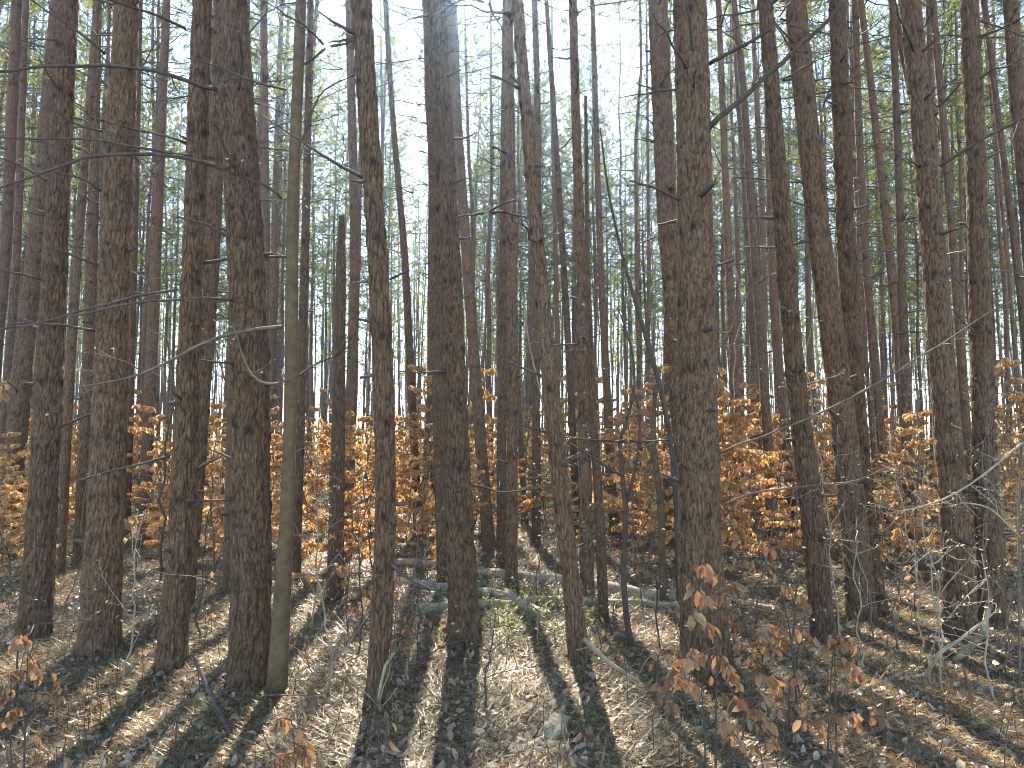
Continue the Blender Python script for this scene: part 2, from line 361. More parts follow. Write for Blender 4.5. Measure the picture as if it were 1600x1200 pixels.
# --- pines that can be told apart. Points: (v, u, width) in photo pixels from the base upward.
PINES = [
 ('C',  1005, [(1005,52,50),(800,69,48),(400,90,41),(0,114,32)], 'leftmost large foreground pine, right edge rimmed by sunlight', 1),
 ('D',  862, [(862,10,34),(600,32,32),(400,54,29),(200,72,27),(0,88,24)], 'leaning pine at the left edge behind the leftmost large pine', 1),
 ('E1', 900, [(900,92,20),(600,108,18),(400,121,16),(0,153,13)], 'thin tilted pine in the gap between the two leftmost large pines', 0),
 ('E2', 880, [(880,125,24),(600,140,21),(400,150,19),(0,163,15)], 'slim pine half hidden at the left side of the second large pine', 0),
 ('F',  1035, [(1035,153,63),(800,167,58),(400,181,53),(0,201,42)], 'second large pine from the left, thick and grey-brown', 1),
 ('G',  840, [(840,196,16),(400,212,15),(0,224,12)], 'narrow pine showing along the right side of the second large pine', 0),
 ('H',  850, [(850,224,22),(400,244,19),(0,262,13)], 'reddish mid-distance pine between the second and third large pines', 0),
 ('I',  1065, [(1065,266,48),(800,284,42),(400,297,39),(0,308,36)], 'third large pine from the left, long twig sweeping left from it', 1),
 ('J',  960, [(960,288,30),(800,304,30),(400,334,29),(0,352,26)], 'pine tucked behind the third large pine, leaning right', 1),
 ('K',  1092, [(1092,388,65),(800,393,67),(400,383,66),(200,369,62),(0,356,57)], 'broadest pine on the left with deep bark plates beside the smooth olive trunk', 1),
 ('K2', 932, [(932,362,30),(500,372,28),(0,384,24)], 'pine mostly hidden behind the broadest left pine', 0),
 ('L1', 830, [(830,408,17),(400,417,15),(0,414,12)], 'pinkish pine just right of the broadest left pine', 0),
 ('M2', 908, [(908,460,19),(800,465,18),(400,478,15),(0,488,11)], 'slim pine directly behind the smooth olive trunk', 0),
 ('O',  1122, [(1122,588,41),(1000,594,39),(800,607,35),(600,600,37),(400,591,36),(200,575,36),(0,564,40)], 'crooked slender pine left of centre with peg-like branch stubs', 1),
 ('P',  870, [(870,538,24),(600,550,20),(400,556,18),(0,546,14)], 'straight thin pine just left of the crooked slender pine', 0),
 ('Q',  835, [(835,654,16),(600,643,14),(400,634,13),(200,616,10),(0,604,9)], 'thin curved pine leaning left against the brightest patch of sky', 0),
 ('R',  1022, [(1022,727,54),(800,717,48),(600,710,45),(400,702,41),(200,690,40),(0,680,38)], 'central straight pine whose long shadow runs toward the camera', 1),
 ('R2', 855, [(855,764,22),(600,744,20),(400,729,19),(200,714,19),(0,704,22)], 'pine emerging from behind the right side of the central pine', 0),
 ('S',  920, [(920,694,24),(600,683,20),(300,676,14),(0,664,12)], 'pine peeking out along the left side of the central pine', 0),
 ('T1', 885, [(885,783,18),(600,784,16),(400,786,14),(0,790,12)], 'dark thin pine, left one of the close pair right of the central pine', 0),
 ('T2', 917, [(917,799,21),(600,801,20),(400,800,19),(0,794,17)], 'right one of the close pair of pines behind the long log', 1),
 ('U',  1050, [(1050,906,35),(950,898,33),(800,880,29),(600,858,31),(400,842,27),(200,824,23),(0,808,21)], 'slender pine leaning left, a dead branch propped against its foot', 1),
 ('V',  850, [(850,838,16),(500,838,14),(200,841,12),(0,835,11)], 'thin pine crossing behind the slender leaning pine', 0),
 ('W',  835, [(835,902,14),(600,891,12),(400,879,11),(200,866,10),(0,852,8)], 'very thin pine between the leaning slender pine and the straight one right of it', 0),
 ('X',  945, [(945,918,26),(800,915,24),(600,912,22),(400,908,17),(200,900,17),(0,895,15)], 'straight slim pine just right of the slender leaning pine', 1),
 ('Y',  840, [(840,960,18),(600,948,14),(400,938,12),(0,926,9)], 'distant slim pine right of the straight slim pine', 0),
 ('Z2', 940, [(940,1082,36),(600,1062,36),(300,1040,36),(0,1029,36)], 'pine overlapped by the thickest grey pine, showing on its left above', 1),
 ('Z',  1062, [(1062,1103,80),(1000,1101,76),(800,1091,70),(400,1086,65),(0,1076,57)], 'thickest grey pine right of centre with a dead branch rising right', 1),
 ('PP', 850, [(850,1160,18),(550,1146,15),(400,1138,14),(0,1122,10)], 'slim pine close to the right side of the thickest grey pine', 0),
 ('OO', 870, [(870,1210,20),(600,1196,16),(400,1181,14),(150,1166,12),(0,1151,10)], 'slim pinkish pine between the thickest grey pine and the next large one', 0),
 ('DD', 1012, [(1012,1288,41),(800,1270,38),(600,1243,36),(400,1227,32),(200,1212,29),(0,1196,27)], 'large pine leaning left, first to the right of the thickest pine', 1),
 ('EE', 968, [(968,1347,46),(800,1334,45),(600,1313,43),(400,1286,39),(200,1266,38),(0,1246,37)], 'front trunk of the crossing pair of pines at right', 1),
 ('FF', 958, [(958,1374,30),(800,1352,30),(600,1336,32),(400,1324,34),(200,1317,32),(0,1310,30)], 'rear trunk of the crossing pair of pines at right', 1),
 ('GG', 850, [(850,1392,17),(400,1352,14),(200,1342,13),(0,1336,12)], 'thin pine close behind the crossing pair', 0),
 ('HH', 860, [(860,1430,20),(600,1408,17),(400,1389,14),(200,1367,13),(0,1342,11)], 'left leaning thin pine right of the crossing pair', 0),
 ('II', 870, [(870,1424,22),(600,1412,18),(400,1405,15),(200,1397,13),(0,1388,11)], 'upright pinkish pine midway between the crossing pair and the right-hand large pines', 0),
 ('JJ', 850, [(850,1500,18),(400,1460,16),(170,1424,14),(0,1384,13)], 'strongly leaning pine vanishing behind the right-hand large pines', 0),
 ('KK', 1000, [(1000,1502,48),(800,1494,48),(600,1480,44),(400,1466,40),(200,1452,37),(0,1434,36)], 'second large pine from the right edge with dark whorl scars', 1),
 ('KK2',860, [(860,1524,18),(400,1495,14),(200,1482,13),(0,1466,12)], 'thin pine seen in the slit between the two right-hand large pines', 0),
 ('LL', 980, [(980,1552,42),(800,1539,41),(600,1532,37),(400,1524,34),(200,1517,33),(0,1506,30)], 'last large pine before the right edge', 1),
 ('NN', 860, [(860,1640,16),(400,1588,12),(200,1561,11),(0,1536,10)], 'thin pine leaning left beyond the last large pine', 0),
 ('MM', 950, [(950,1655,36),(400,1614,30),(200,1594,27),(0,1578,24)], 'pine crossing the upper right corner', 0),
 ('A',  850, [(850,-40,26),(400,8,20),(0,25,18)], 'pale pine along the upper left edge', 0),
 ('B',  830, [(830,-4,18),(400,28,14),(0,43,12)], 'thin pine second from the upper left corner', 0),
]
near_roots = {}; occupied = []
def build_pine(idx, key, bv, pts, label, lvl):
    r = np.random.default_rng(500 + idx)
    gp = ground(pts[0][1], bv); Y = gp[1]
    zs, xs, rs = [], [], []
    for (v, u, wd) in pts:
        p = at(u, v, Y); zs.append(p[2] - gp[2]); xs.append(p[0] - gp[0]); rs.append((wd / 2 * Y / F_PX) * (.95 if lvl else .88))
    zs[0] = 0.0
    # above the frame: carry the lean on, fading to upright
    sl_ = (xs[-1] - xs[-2]) / max(zs[-1] - zs[-2], .1); z_, x_, rl = zs[-1], xs[-1], max(rs[-1], .05)
    Ht = H_TREE + r.uniform(-1.5, 1.5)
    sl_ = max(-.09, min(.09, sl_))
    for q in (1.5, 3.5, 6):
        if z_ + q < Ht - 3: zs.append(z_ + q); xs.append(x_ + sl_ * q * (1 - q / 14)); rs.append(rl * (1 - .75 * q / (Ht - z_)))
    zs.append(Ht); xs.append(xs[-1]); rs.append(.02)
    A = spline(np.stack([zs, xs, rs], 1), 60); oz = np.argsort(A[:, 0]); A = A[oz]
    ly = r.normal(0, .012)
    def axis(z): return np.interp(z, A[:, 0], A[:, 1]), ly * z, np.interp(z, A[:, 0], A[:, 2])
    zv = at(800, -40, Y)[2]
    if lvl:
        k = 112 if Y < 6.5 else 60; st = .016 if Y < 6.5 else .026
        rows = np.r_[-.25, -.12, np.arange(0, zv, st), np.linspace(zv + .3, Ht, 14)]
        me = trunk_mesh('trunk', axis, rows, k, r, True, M['bark'], idx)
    else:
        rows = np.r_[-.25, np.arange(0, zv, .07), np.linspace(zv + .4, Ht, 12)]
        me = trunk_mesh('trunk', axis, rows, 20, r, False, M['far_bark'], idx)
    root = bpy.data.objects.new('pine_tree', None); col.objects.link(root)
    root.location = [float(c) for c in gp]; tag(root, label, 'tree', 'tall pines of the stand')
    obj('trunk', me, root)
    zc = Z_CROWN + r.uniform(-1, 1.2); ax = axis(zc)
    add_crown(root, (ax[0], ax[1], zc), r, (Ht - zc) / 11.5, 2)
    near_roots[key] = (root, axis, Y, gp, r); occupied.append((gp[0], gp[1]))
    # dead stubs at the whorls, each its own piece
    if Y < 12:
        z = .8
        while z < min(zv, 7):
            for _ in range(r.integers(0, 3) if lvl else r.integers(0, 2)):
                a = r.uniform(0, 6.283); x0, y0, rad = axis(z); d = unit([math.cos(a), math.sin(a), r.uniform(-.1, .5)])
                L = r.choice([r.uniform(.04, .10), r.uniform(.1, .25), r.uniform(.35, .8)], p=[.5, .32, .18])
                p0 = np.array([x0, y0, z]) + d * (rad * .85); b = Buf(); r0 = r.uniform(.008, .014) if L < .3 else r.uniform(.007, .011)
                P = wob(p0, p0 + d * (L + rad * .15), 6, .05, r); b.tube(P, np.linspace(r0 * 1.3, r0 * (.8 if L < .15 else .35), 6), 6)
                if L > .3:
                    for _k in range(3):
                        q = P[r.integers(2, 5)]; e = q + unit(d + r.normal(0, .7, 3)) * L * r.uniform(.15, .35); b.tube(wob(q, e, 3, .05, r), [.004, .003, .002], 4)
                obj('branch_stub', b.mesh('branch_stub', M['dead']), root)
            z += r.uniform(.38, .62)
for n_, (key, bv, pts, label, lvl) in enumerate(PINES): build_pine(n_, key, bv, pts, label, lvl)

# --- long dead branches that can be told apart, drawn as pixel lines at their tree's depth
def side_twigs(b, P, r, n, L, r0, k=4, bud=None, flat=.35):
    for _ in range(n):
        i_ = r.integers(1, len(P) - 1); q = P[i_]; t = unit(P[i_ + 1] - P[i_ - 1])
        d = unit(t * r.uniform(.2, .9) + r.normal(0, 1, 3) * np.array([1, 1, flat + .3])); l_ = L * r.uniform(.3, 1)
        e = q + d * l_; W = wob(q, e, 5, .08, r); b.tube(W, np.linspace(r0, r0 * .4, 5), k)
        for _j in range(r.integers(0, 3)):
            q2 = W[r.integers(1, 4)]; e2 = q2 + unit(d + r.normal(0, .8, 3)) * l_ * r.uniform(.2, .45); b.tube(wob(q2, e2, 3, .06, r), [r0 * .6, r0 * .45, r0 * .3], 3)
            if bud is not None: bud.append(e2)
        if bud is not None: bud.append(e)
def long_branch(owner, pix, w0, w1, twigs=4, L=.35, dy=0.0, mat='dead', seed=0):
    root, axis, Y, gp, r0 = near_roots[owner]; r = np.random.default_rng(900 + seed); n = len(pix)
    P = np.array([at(u, v, Y - .08 + dy * i_ / max(n - 1, 1)) - gp for i_, (u, v) in enumerate(pix)])
    P = spline(P, 14); P += wob(P[0] * 0, P[0] * 0, 14, 0, r)
    k = np.cumsum(r.normal(0, .0045 * min(np.linalg.norm(P[-1] - P[0]), 1.3), (14, 3)), 0); P[1:] += k[1:] - np.linspace(0, 1, 13)[:, None] * k[-1]
    b = Buf(); b.tube(P, np.linspace(w0, w1, 14) * .78 / 2 * Y / F_PX, 7)
    side_twigs(b, P, r, twigs, L, max(w1 * .5, 1.2) / 2 * Y / F_PX)
    obj('branch', b.mesh('branch', M[mat]), root)
LB = [
 ('K', [(340,140),(280,112),(180,100),(80,102),(-10,112)], 9, 5, 5, .3, -.7),
 ('K', [(345,262),(290,245),(210,235),(140,238),(60,272),(-10,298)], 9, 4, 5, .35, -.6),
 ('K', [(300,243),(220,228),(120,213),(-10,215)], 6, 3, 3, .3, -.5),
 ('K', [(365,470),(310,466),(250,470),(180,480),(110,494)], 6, 3, 3, .3, -.6),
 ('K', [(352,368),(320,348),(276,338)], 7, 4, 1, .2, -.2),
 ('K', [(372,140),(378,95),(372,48)], 8, 6, 0, .2, -.35),
 ('K', [(364,260),(348,225),(335,190)], 7, 4, 0, .2, -.3),
 ('K', [(382,372),(384,340),(376,318)], 8, 6, 0, .2, -.25),
 ('K', [(362,780),(320,782),(290,782)], 6, 3, 1, .15, -.2),
 ('K', [(363,568),(340,566),(312,562)], 5, 3, 1, .15, -.2),
 ('I', [(278,452),(220,460),(150,478),(60,505),(-10,516)], 6, 3, 5, .35, -.5),
 ('I', [(265,713),(220,725),(160,742),(110,755)], 6, 3, 3, .3, -.5),
 ('F', [(148,517),(100,508),(55,504),(10,508)], 6, 3, 3, .25, -.4),
 ('F', [(160,205),(120,196),(70,165)], 5, 3, 2, .2, -.3),
 ('F', [(158,298),(130,280),(85,268)], 5, 3, 1, .2, -.3),
 ('F', [(155,415),(120,402),(88,388)], 6, 3, 1, .2, -.25),
 ('F', [(165,85),(130,55),(60,8),(20,-20)], 6, 3, 2, .25, -.4),
 ('C', [(75,440),(40,428),(-10,420)], 5, 3, 1, .2, -.3),
 ('C', [(95,145),(78,120),(60,90)], 5, 3, 1, .15, -.3),
 ('C', [(72,282),(40,262),(-5,245)], 5, 3, 1, .2, -.3),
 ('K', [(290,45),(230,18),(150,-5)], 6, 4, 2, .25, -.5),
 ('O', [(610,436),(624,430),(638,423)], 6, 3, 0, .1, -.1),
 ('O', [(574,440),(560,441),(548,443)], 5, 3, 0, .1, -.1),
 ('O', [(580,504),(568,500),(560,498)], 6, 4, 0, .1, -.1),
 ('O', [(583,586),(572,589),(563,590)], 8, 6, 0, .1, -.1),
 ('O', [(612,882),(640,908),(690,926)], 8, 3, 2, .2, -.1),
 ('R', [(745,1000),(705,1004),(650,1035)], 5, 2, 3, .2, -.4),
 ('Z', [(1106,202),(1150,165),(1200,120),(1255,72),(1300,35),(1325,-5)], 12, 7, 4, .4, -.5),
 ('Z', [(1108,100),(1150,75),(1205,46)], 9, 6, 1, .25, -.3),
 ('Z', [(1062,312),(1030,296),(985,283)], 7, 4, 0, .2, -.3),
 ('Z', [(1082,95),(1080,50),(1072,0)], 9, 7, 0, .1, -.35),
 ('Z', [(1085,312),(1100,300),(1118,285)], 14, 9, 0, .1, -.25),
 ('Z', [(1090,520),(1105,515),(1115,513)], 12, 8, 0, .1, -.2),
 ('Z', [(1095,645),(1110,640),(1120,641)], 10, 6, 0, .1, -.2),
 ('Z', [(1112,418),(1135,410),(1150,404)], 5, 3, 0, .1, -.1),
 ('KK', [(1468,260),(1500,238),(1545,212),(1605,182)], 8, 6, 4, .4, -.4),
 ('KK', [(1466,166),(1485,148),(1500,130)], 7, 5, 1, .15, -.2),
 ('KK', [(1480,425),(1500,440),(1515,460)], 4, 2, 3, .25, -.3),
 ('LL', [(1525,30),(1560,42),(1610,60)], 5, 3, 3, .3, -.3),
]
for s_, a_ in enumerate(LB): long_branch(*a_, seed=s_)

# --- the rest of the stand
TR = []
for s_ in range(10):
    r = np.random.default_rng(300 + s_); c = np.cumsum(r.normal(0, .05, (12, 2)), 0); c -= c[0]; lean = r.normal(0, .012, 2)
    zz = np.linspace(0, 22, 12); r0 = r.uniform(.062, .108)
    def axis(z, c=c, lean=lean, zz=zz, r0=r0):
        return np.interp(z, zz, c[:, 0]) + lean[0] * z, np.interp(z, zz, c[:, 1]) + lean[1] * z, np.interp(z, [0, 10, 22], [r0, r0 * .68, .02])
    TR.append((trunk_mesh('trunk', axis, np.r_[-.3, np.arange(0, 14, .16), np.linspace(14.5, 22, 8)], 12, r, False, M['far_bark'], 40 + s_), axis))
ORDER = sorted([(p[2][0][1], p[0]) for p in PINES if p[4]], key=lambda q: q[0])
SHORT = {'C': 'leftmost large pine', 'D': 'left edge leaning pine', 'F': 'second large pine', 'I': 'third large pine', 'J': 'tucked pine', 'K': 'broadest left pine', 'O': 'crooked slender pine', 'R': 'central pine',
         'T2': 'close pair of pines', 'U': 'slender leaning pine', 'X': 'straight slim pine', 'Z': 'thickest grey pine', 'DD': 'large left-leaning pine', 'EE': 'crossing pair', 'KK': 'dark-scarred pine', 'LL': 'last large pine'}
ORDER = [q for q in ORDER if q[1] in ('C', 'F', 'I', 'K', 'O', 'R', 'U', 'Z', 'DD', 'EE', 'KK', 'LL')]
NTH = ['leftmost', 'second', 'third', 'fourth', 'fifth', 'sixth', 'seventh', 'eighth', 'ninth', 'tenth', 'eleventh', 'twelfth', 'thirteenth', 'fourteenth', 'fifteenth', 'sixteenth', 'seventeenth', 'eighteenth', 'nineteenth', 'twentieth', 'last but one', 'last']
far_list = []
r = np.random.default_rng(77); spots = []
Yc = 11.5
while Yc < 78:
    half = .70 * Yc + 2.5; step = 2.25; xs_ = np.arange(-half, half, step) + r.uniform(0, step)
    for x in xs_:
        px, py = x + r.normal(0, .35), Yc + r.normal(0, .55)
        if any((px - a) ** 2 + (py - b_) ** 2 < 1.3 ** 2 for a, b_ in occupied): continue
        u = 800 + px / py * F_PX
        if 612 < u < 662 and py < 60: continue             # the open lane under the sun
        if r.random() < .2: continue
        spots.append((px, py))
    Yc += 2.6
spots = sorted(spots, key=lambda q: q[1])[:258]; Y_END = spots[-1][1]; print('STAND', len(spots), Y_END)
for (px, py) in spots:
    me, axis = TR[r.integers(len(TR))]; s = r.uniform(.85, 1.12); a = r.uniform(0, 6.283); z0 = g1(px, py)
    root = bpy.data.objects.new('pine_tree', None); col.objects.link(root); root.location = (px, py, z0); root.rotation_euler = (r.normal(0, .012), r.normal(0, .012), a); root.scale = (s, s, s)
    obj('trunk', me, root); zc = Z_CROWN + r.uniform(-1.2, 1.5); ax = axis(zc)
    add_crown(root, (ax[0], ax[1], zc), r, (21.8 - zc) / 11.5, 0 if py > 31.5 else 1 if py > 27 else 3 if 1.2 < px + .08 * py < 8.5 else 2 if -7 < px + .08 * py < 1.2 or r.random() < .45 else 1)
    u = 800 + px / py * F_PX
    lf = [q for q in ORDER if q[0] <= u]; rt = [q for q in ORDER if q[0] > u]
    zone = ('between the %s and the %s' % (SHORT[lf[-1][1]], SHORT[rt[0][1]])) if lf and rt else ('left of the leftmost large pine' if rt else 'right of the last large pine')
    far_list.append((zone, 0 if py < 26 else 1 if py < 46 else 2, u, root))
far_list.sort(key=lambda q: q[:3]); cnt = {}
for (zone, cl, u, root) in far_list:
    dist = ('middle-distance pine', 'distant thin pine', 'farthest pencil-thin pine')[cl]; k = cnt.get((zone, cl), 0); cnt[(zone, cl)] = k + 1
    if cl == 0: tag(root, '%s %s %s' % (NTH[min(k, 21)], dist, zone), 'tree', 'middle-distance pines of the stand')
    else: tag(root, dist + ' ' + zone, 'tree', dist.replace('pine', 'pines') + ' ' + zone)

# the wood goes on beyond: one mass that closes the view
r = np.random.default_rng(78); b = Buf(); nd = Buf(); C = []; D = []
for _ in range(900):
    y = r.uniform(Y_END + .5, Y_END + 62); x = r.uniform(-.74, .74) * y; z = g1(x, y); h = r.uniform(17, 22); q = r.uniform(.06, .11)
    P = wob([x, y, z - .2], [x + r.normal(0, .5), y, z + h], 7, .012, r); b.tube(P, np.linspace(q, .03, 7), 6)
    for _k in range(22):
        zz = r.uniform(7.5, h); a = r.uniform(0, 6.283); rr = r.uniform(.3, 2.4) * np.interp(zz, [7, 12, h], [.9, 1, .3]); C.append([x + rr * math.cos(a), y + rr * math.sin(a), z + zz]); D.append(unit([math.cos(a), math.sin(a), .5]))
fw = obj('far_wood', b.mesh('far_wood', M['far_bark'])); tag(fw, 'far-off pines closing the view behind the stand', 'wood', kind='stuff')
tufts(nd, C, D, r, 14, .5, .05); stuff(obj('far_needles', nd.mesh('far_needles', M['needle'], False), fw))

# ------------------------------------------------------------------ hardwood stems
def hardwood(name, pix, Y, label, mat, twigs, L, cat='tree', seed=0, buds=True, group=None, forks=(), topext=None):
    """pix: (v, u, width) from the base up"""
    r = np.random.default_rng(1500 + seed); gp = np.array(at(pix[0][1], pix[0][0], Y)); gp[2] = g1(gp[0], gp[1])
    P = np.array([at(u, v, Y) - gp for v, u, _ in pix]); P[0, 2] = -.05
    W = np.array([wd / 2 * Y / F_PX for *_, wd in pix])
    if topext: P = np.vstack([P, P[-1] + np.array(topext)]); W = np.r_[W, W[-1] * .25]
    A = spline(np.column_stack([P, W]), 40)
    root = bpy.data.objects.new(name, None); col.objects.link(root); root.location = [float(c) for c in gp]; tag(root, label, cat, group)
    b = Buf(); b.tube(A[:, :3], A[:, 3], 14 if W[0] > .03 else 8); obj('trunk' if W[0] > .03 else 'stem', b.mesh('stem', M[mat]), root)
    bd = []
    for f in forks:
        Q = spline(np.array([at(u, v, Y + dy) - gp for v, u, dy in f[0]]), 12); b = Buf(); b.tube(Q, np.linspace(f[1], f[2], 12) / 2 * Y / F_PX, 6)
        side_twigs(b, Q, r, f[3], f[4], .004, bud=bd); obj('branch', b.mesh('branch', M[f[5]]), root)
    b = Buf(); side_twigs(b, A[8:, :3], r, twigs, L, .0045, bud=bd)
    if b.n: stuff(obj('twigs', b.mesh('twigs', M['twig']), root))
    if buds and bd:
        b = Buf(); add_leaves(b, np.array(bd), r, .022, .010, hang=False); stuff(obj('buds', b.mesh('buds', M['bud'], False), root))
    return root
# leaf shape: eight points, folded along the rib and curled
def leaf_shape(r, L=1., W=.5, fold=.22, curl=.25):
    y = np.array([0, .22, .52, .8, 1.0]); hw = np.array([0, .40, .5, .30, 0]) * W * 2 * .5
    mid = np.stack([y * 0, y, -curl * y ** 2 * .5], 1)
    lft = mid[1:4] + np.stack([-hw[1:4], y[1:4] * 0, fold * hw[1:4] * 2], 1); rgt = mid[1:4] + np.stack([hw[1:4], y[1:4] * 0, fold * hw[1:4] * 2], 1)
    V = np.concatenate([mid, lft, rgt]) * L      # 0-4 mid, 5-7 left, 8-10 right
    T = [[0, 1, 5], [1, 2, 6], [1, 6, 5], [2, 3, 7], [2, 7, 6], [3, 4, 7], [0, 8, 1], [1, 8, 9], [1, 9, 2], [2, 9, 10], [2, 10, 3], [3, 10, 4]]
    return V, np.array(T)
def frames(n, r, hang):
    a = r.uniform(0, 2 * math.pi, n)
    if hang:                                     # leaf axis points down and a little out
        el = r.uniform(-1.45, -.55, n)
    else: el = r.uniform(-.5, .9, n)
    ay = np.stack([np.cos(a) * np.cos(el), np.sin(a) * np.cos(el), np.sin(el)], 1)
    s = np.cross(ay, r.normal(0, 1, (n, 3))); s /= np.linalg.norm(s, axis=1, keepdims=True) + 1e-9
    return s, ay, np.cross(s, ay)
def flat_frames(n, r, tilt=.35):
    a = r.uniform(0, 2 * math.pi, n); nz = np.stack([r.normal(0, tilt, n), r.normal(0, tilt, n), np.ones(n)], 1)
    nz *= np.where(r.random(n) < .5, 1, -1)[:, None]
    nz /= np.linalg.norm(nz, axis=1, keepdims=True); t = np.stack([np.cos(a), np.sin(a), a * 0], 1)
    s = np.cross(t, nz); s /= np.linalg.norm(s, axis=1, keepdims=True); return s, np.cross(nz, s), nz
def put(b, V, T, C, fr, size):
    s, y, z = fr; P = C[:, None] + size[:, None, None] * (V[None, :, :1] * s[:, None] + V[None, :, 1:2] * y[:, None] + V[None, :, 2:] * z[:, None])
    n, k = P.shape[:2]; b.add(P.reshape(-1, 3), None, (T[None] + (np.arange(n) * k)[:, None, None]).reshape(-1, 3))
def add_leaves(b, C, r, L, W, hang=True, jit=.3):
    V, T = leaf_shape(r, 1., W / L, r.uniform(.1, .3), r.uniform(.1, .5))
    put(b, V, T, C, frames(len(C), r, hang), L * r.uniform(1 - jit, 1 + jit, len(C)))

hardwood('hardwood_tree', [(1105,431,33),(1000,437,29),(800,449,21),(600,455,19),(510,455,24),(480,456,20),(300,457,19),(200,463,18),(0,470,18)], ground(431,1105)[1],
         'smooth olive-barked young hardwood beside the broadest left pine', 'smooth', 10, .5, seed=1, topext=(.1, 0, 3.5), forks=[
   ([(511,440,0),(513,390,-.1),(530,320,-.25),(560,275,-.35),(590,220,-.4),(604,128,-.5)], 7, 2, 6, .4, 'twig'),
   ([(310,440,0),(290,420,-.1),(275,370,-.2),(255,330,-.3)], 4, 2, 3, .3, 'dark_stem'),
   ([(590,455,0),(603,430,-.2),(602,400,-.3),(580,385,-.3),(530,372,-.3),(508,365,-.35)], 5, 2, 2, .2, 'twig'),
   ([(140,448,0),(130,400,-.2),(100,330,-.3),(90,290,-.35)], 4, 2, 3, .3, 'dark_stem'),
   ([(590,462,0),(570,490,.2),(550,540,.3)], 4, 2, 3, .3, 'dark_stem'),
   ([(220,472,0),(140,500,.2),(115,560,.3)], 4, 2, 3, .35, 'dark_stem')])
hardwood('hardwood_tree', [(945,1062,10),(800,1058,9),(700,1050,8),(620,1036,8),(548,1016,8),(470,992,6),(400,972,5),(300,950,4),(200,938,2.5)], 7.7,
         'leaning hardwood sapling emerging from behind the thickest grey pine', 'dark_stem', 26, .7, seed=2)
hardwood('hardwood_tree', [(940,1038,14),(850,1034,12),(780,1032,11),(690,1020,8),(600,1024,6)], 7.9,
         'short olive stem standing at the end of the long log', 'smooth', 10, .5, seed=3)
hardwood('hardwood_tree', [(1033,989,11),(960,978,9),(900,974,9),(800,978,8),(740,972,7),(690,968,6)], ground(989,1033)[1],
         'dark forked bare sapling between the straight slim pine and the thickest pine', 'dark_stem', 8, .45, seed=4, forks=[
   ([(690,968,0),(640,985,.05),(600,995,.1),(540,988,.1),(480,965,.1)], 6, 2, 6, .35, 'dark_stem'),
   ([(790,978,0),(720,996,-.05),(640,1003,-.05),(600,985,-.1)], 6, 2, 5, .35, 'dark_stem'),
   ([(745,975,0),(725,940,-.1),(700,905,-.15),(680,870,-.2),(660,800,-.2)], 5, 2, 5, .35, 'dark_stem'),
   ([(690,975,0),(688,930,-.1),(683,880,-.2)], 4, 2, 3, .3, 'dark_stem'),
   ([(690,985,0),(690,1010,-.1),(687,1045,-.2)], 4, 2, 3, .3, 'dark_stem')])
hardwood('hardwood_tree', [(992,944,17),(900,941,16),(800,937,15),(700,930,13),(600,924,11),(400,918,8),(150,915,5)], ground(944,992)[1],
         'small brown stem in front of the straight slim pine', 'far_bark', 14, .4, seed=5)
hardwood('snag', [(945,523,28),(800,526,24),(600,530,20),(400,533,15),(338,534,9)], ground(523,945)[1],
         'dead snag with broken pointed top between the olive trunk and the crooked pine', 'far_bark', 6, .35, seed=6, buds=False)
# long pale twigs reaching in from saplings on the right
hardwood('bare_sapling', [(1030,1590,4.5),(900,1593,4),(800,1591,3.5),(690,1598,3)], 5.2, 'bare sapling at the right edge with a pale branch reaching left', 'twig', 8, .5, seed=7, cat='sapling', forks=[
   ([(692,1597,0),(740,1540,-.1),(770,1500,-.15),(795,1440,-.2),(803,1380,-.2)], 4.5, 1.5, 14, .3, 'pale_twig'),
   ([(840,1594,0),(790,1545,-.1),(785,1500,-.1)], 4, 2, 4, .25, 'pale_twig')])
for s_, a_ in enumerate([('Z', [(1122,710),(1170,688),(1235,668),(1290,640),(1345,612),(1430,565),(1490,520),(1580,470)], 5, 2, 16, .3, -.7, 'twig'),
   ('Z', [(1122,794),(1190,770),(1270,763),(1320,758),(1390,728)], 5, 2, 10, .28, -.6, 'twig'), ('Z', [(1116,562),(1150,500),(1180,440),(1210,408)], 4, 2, 5, .3, .3, 'dead')]): long_branch(*a_, seed=60 + s_)
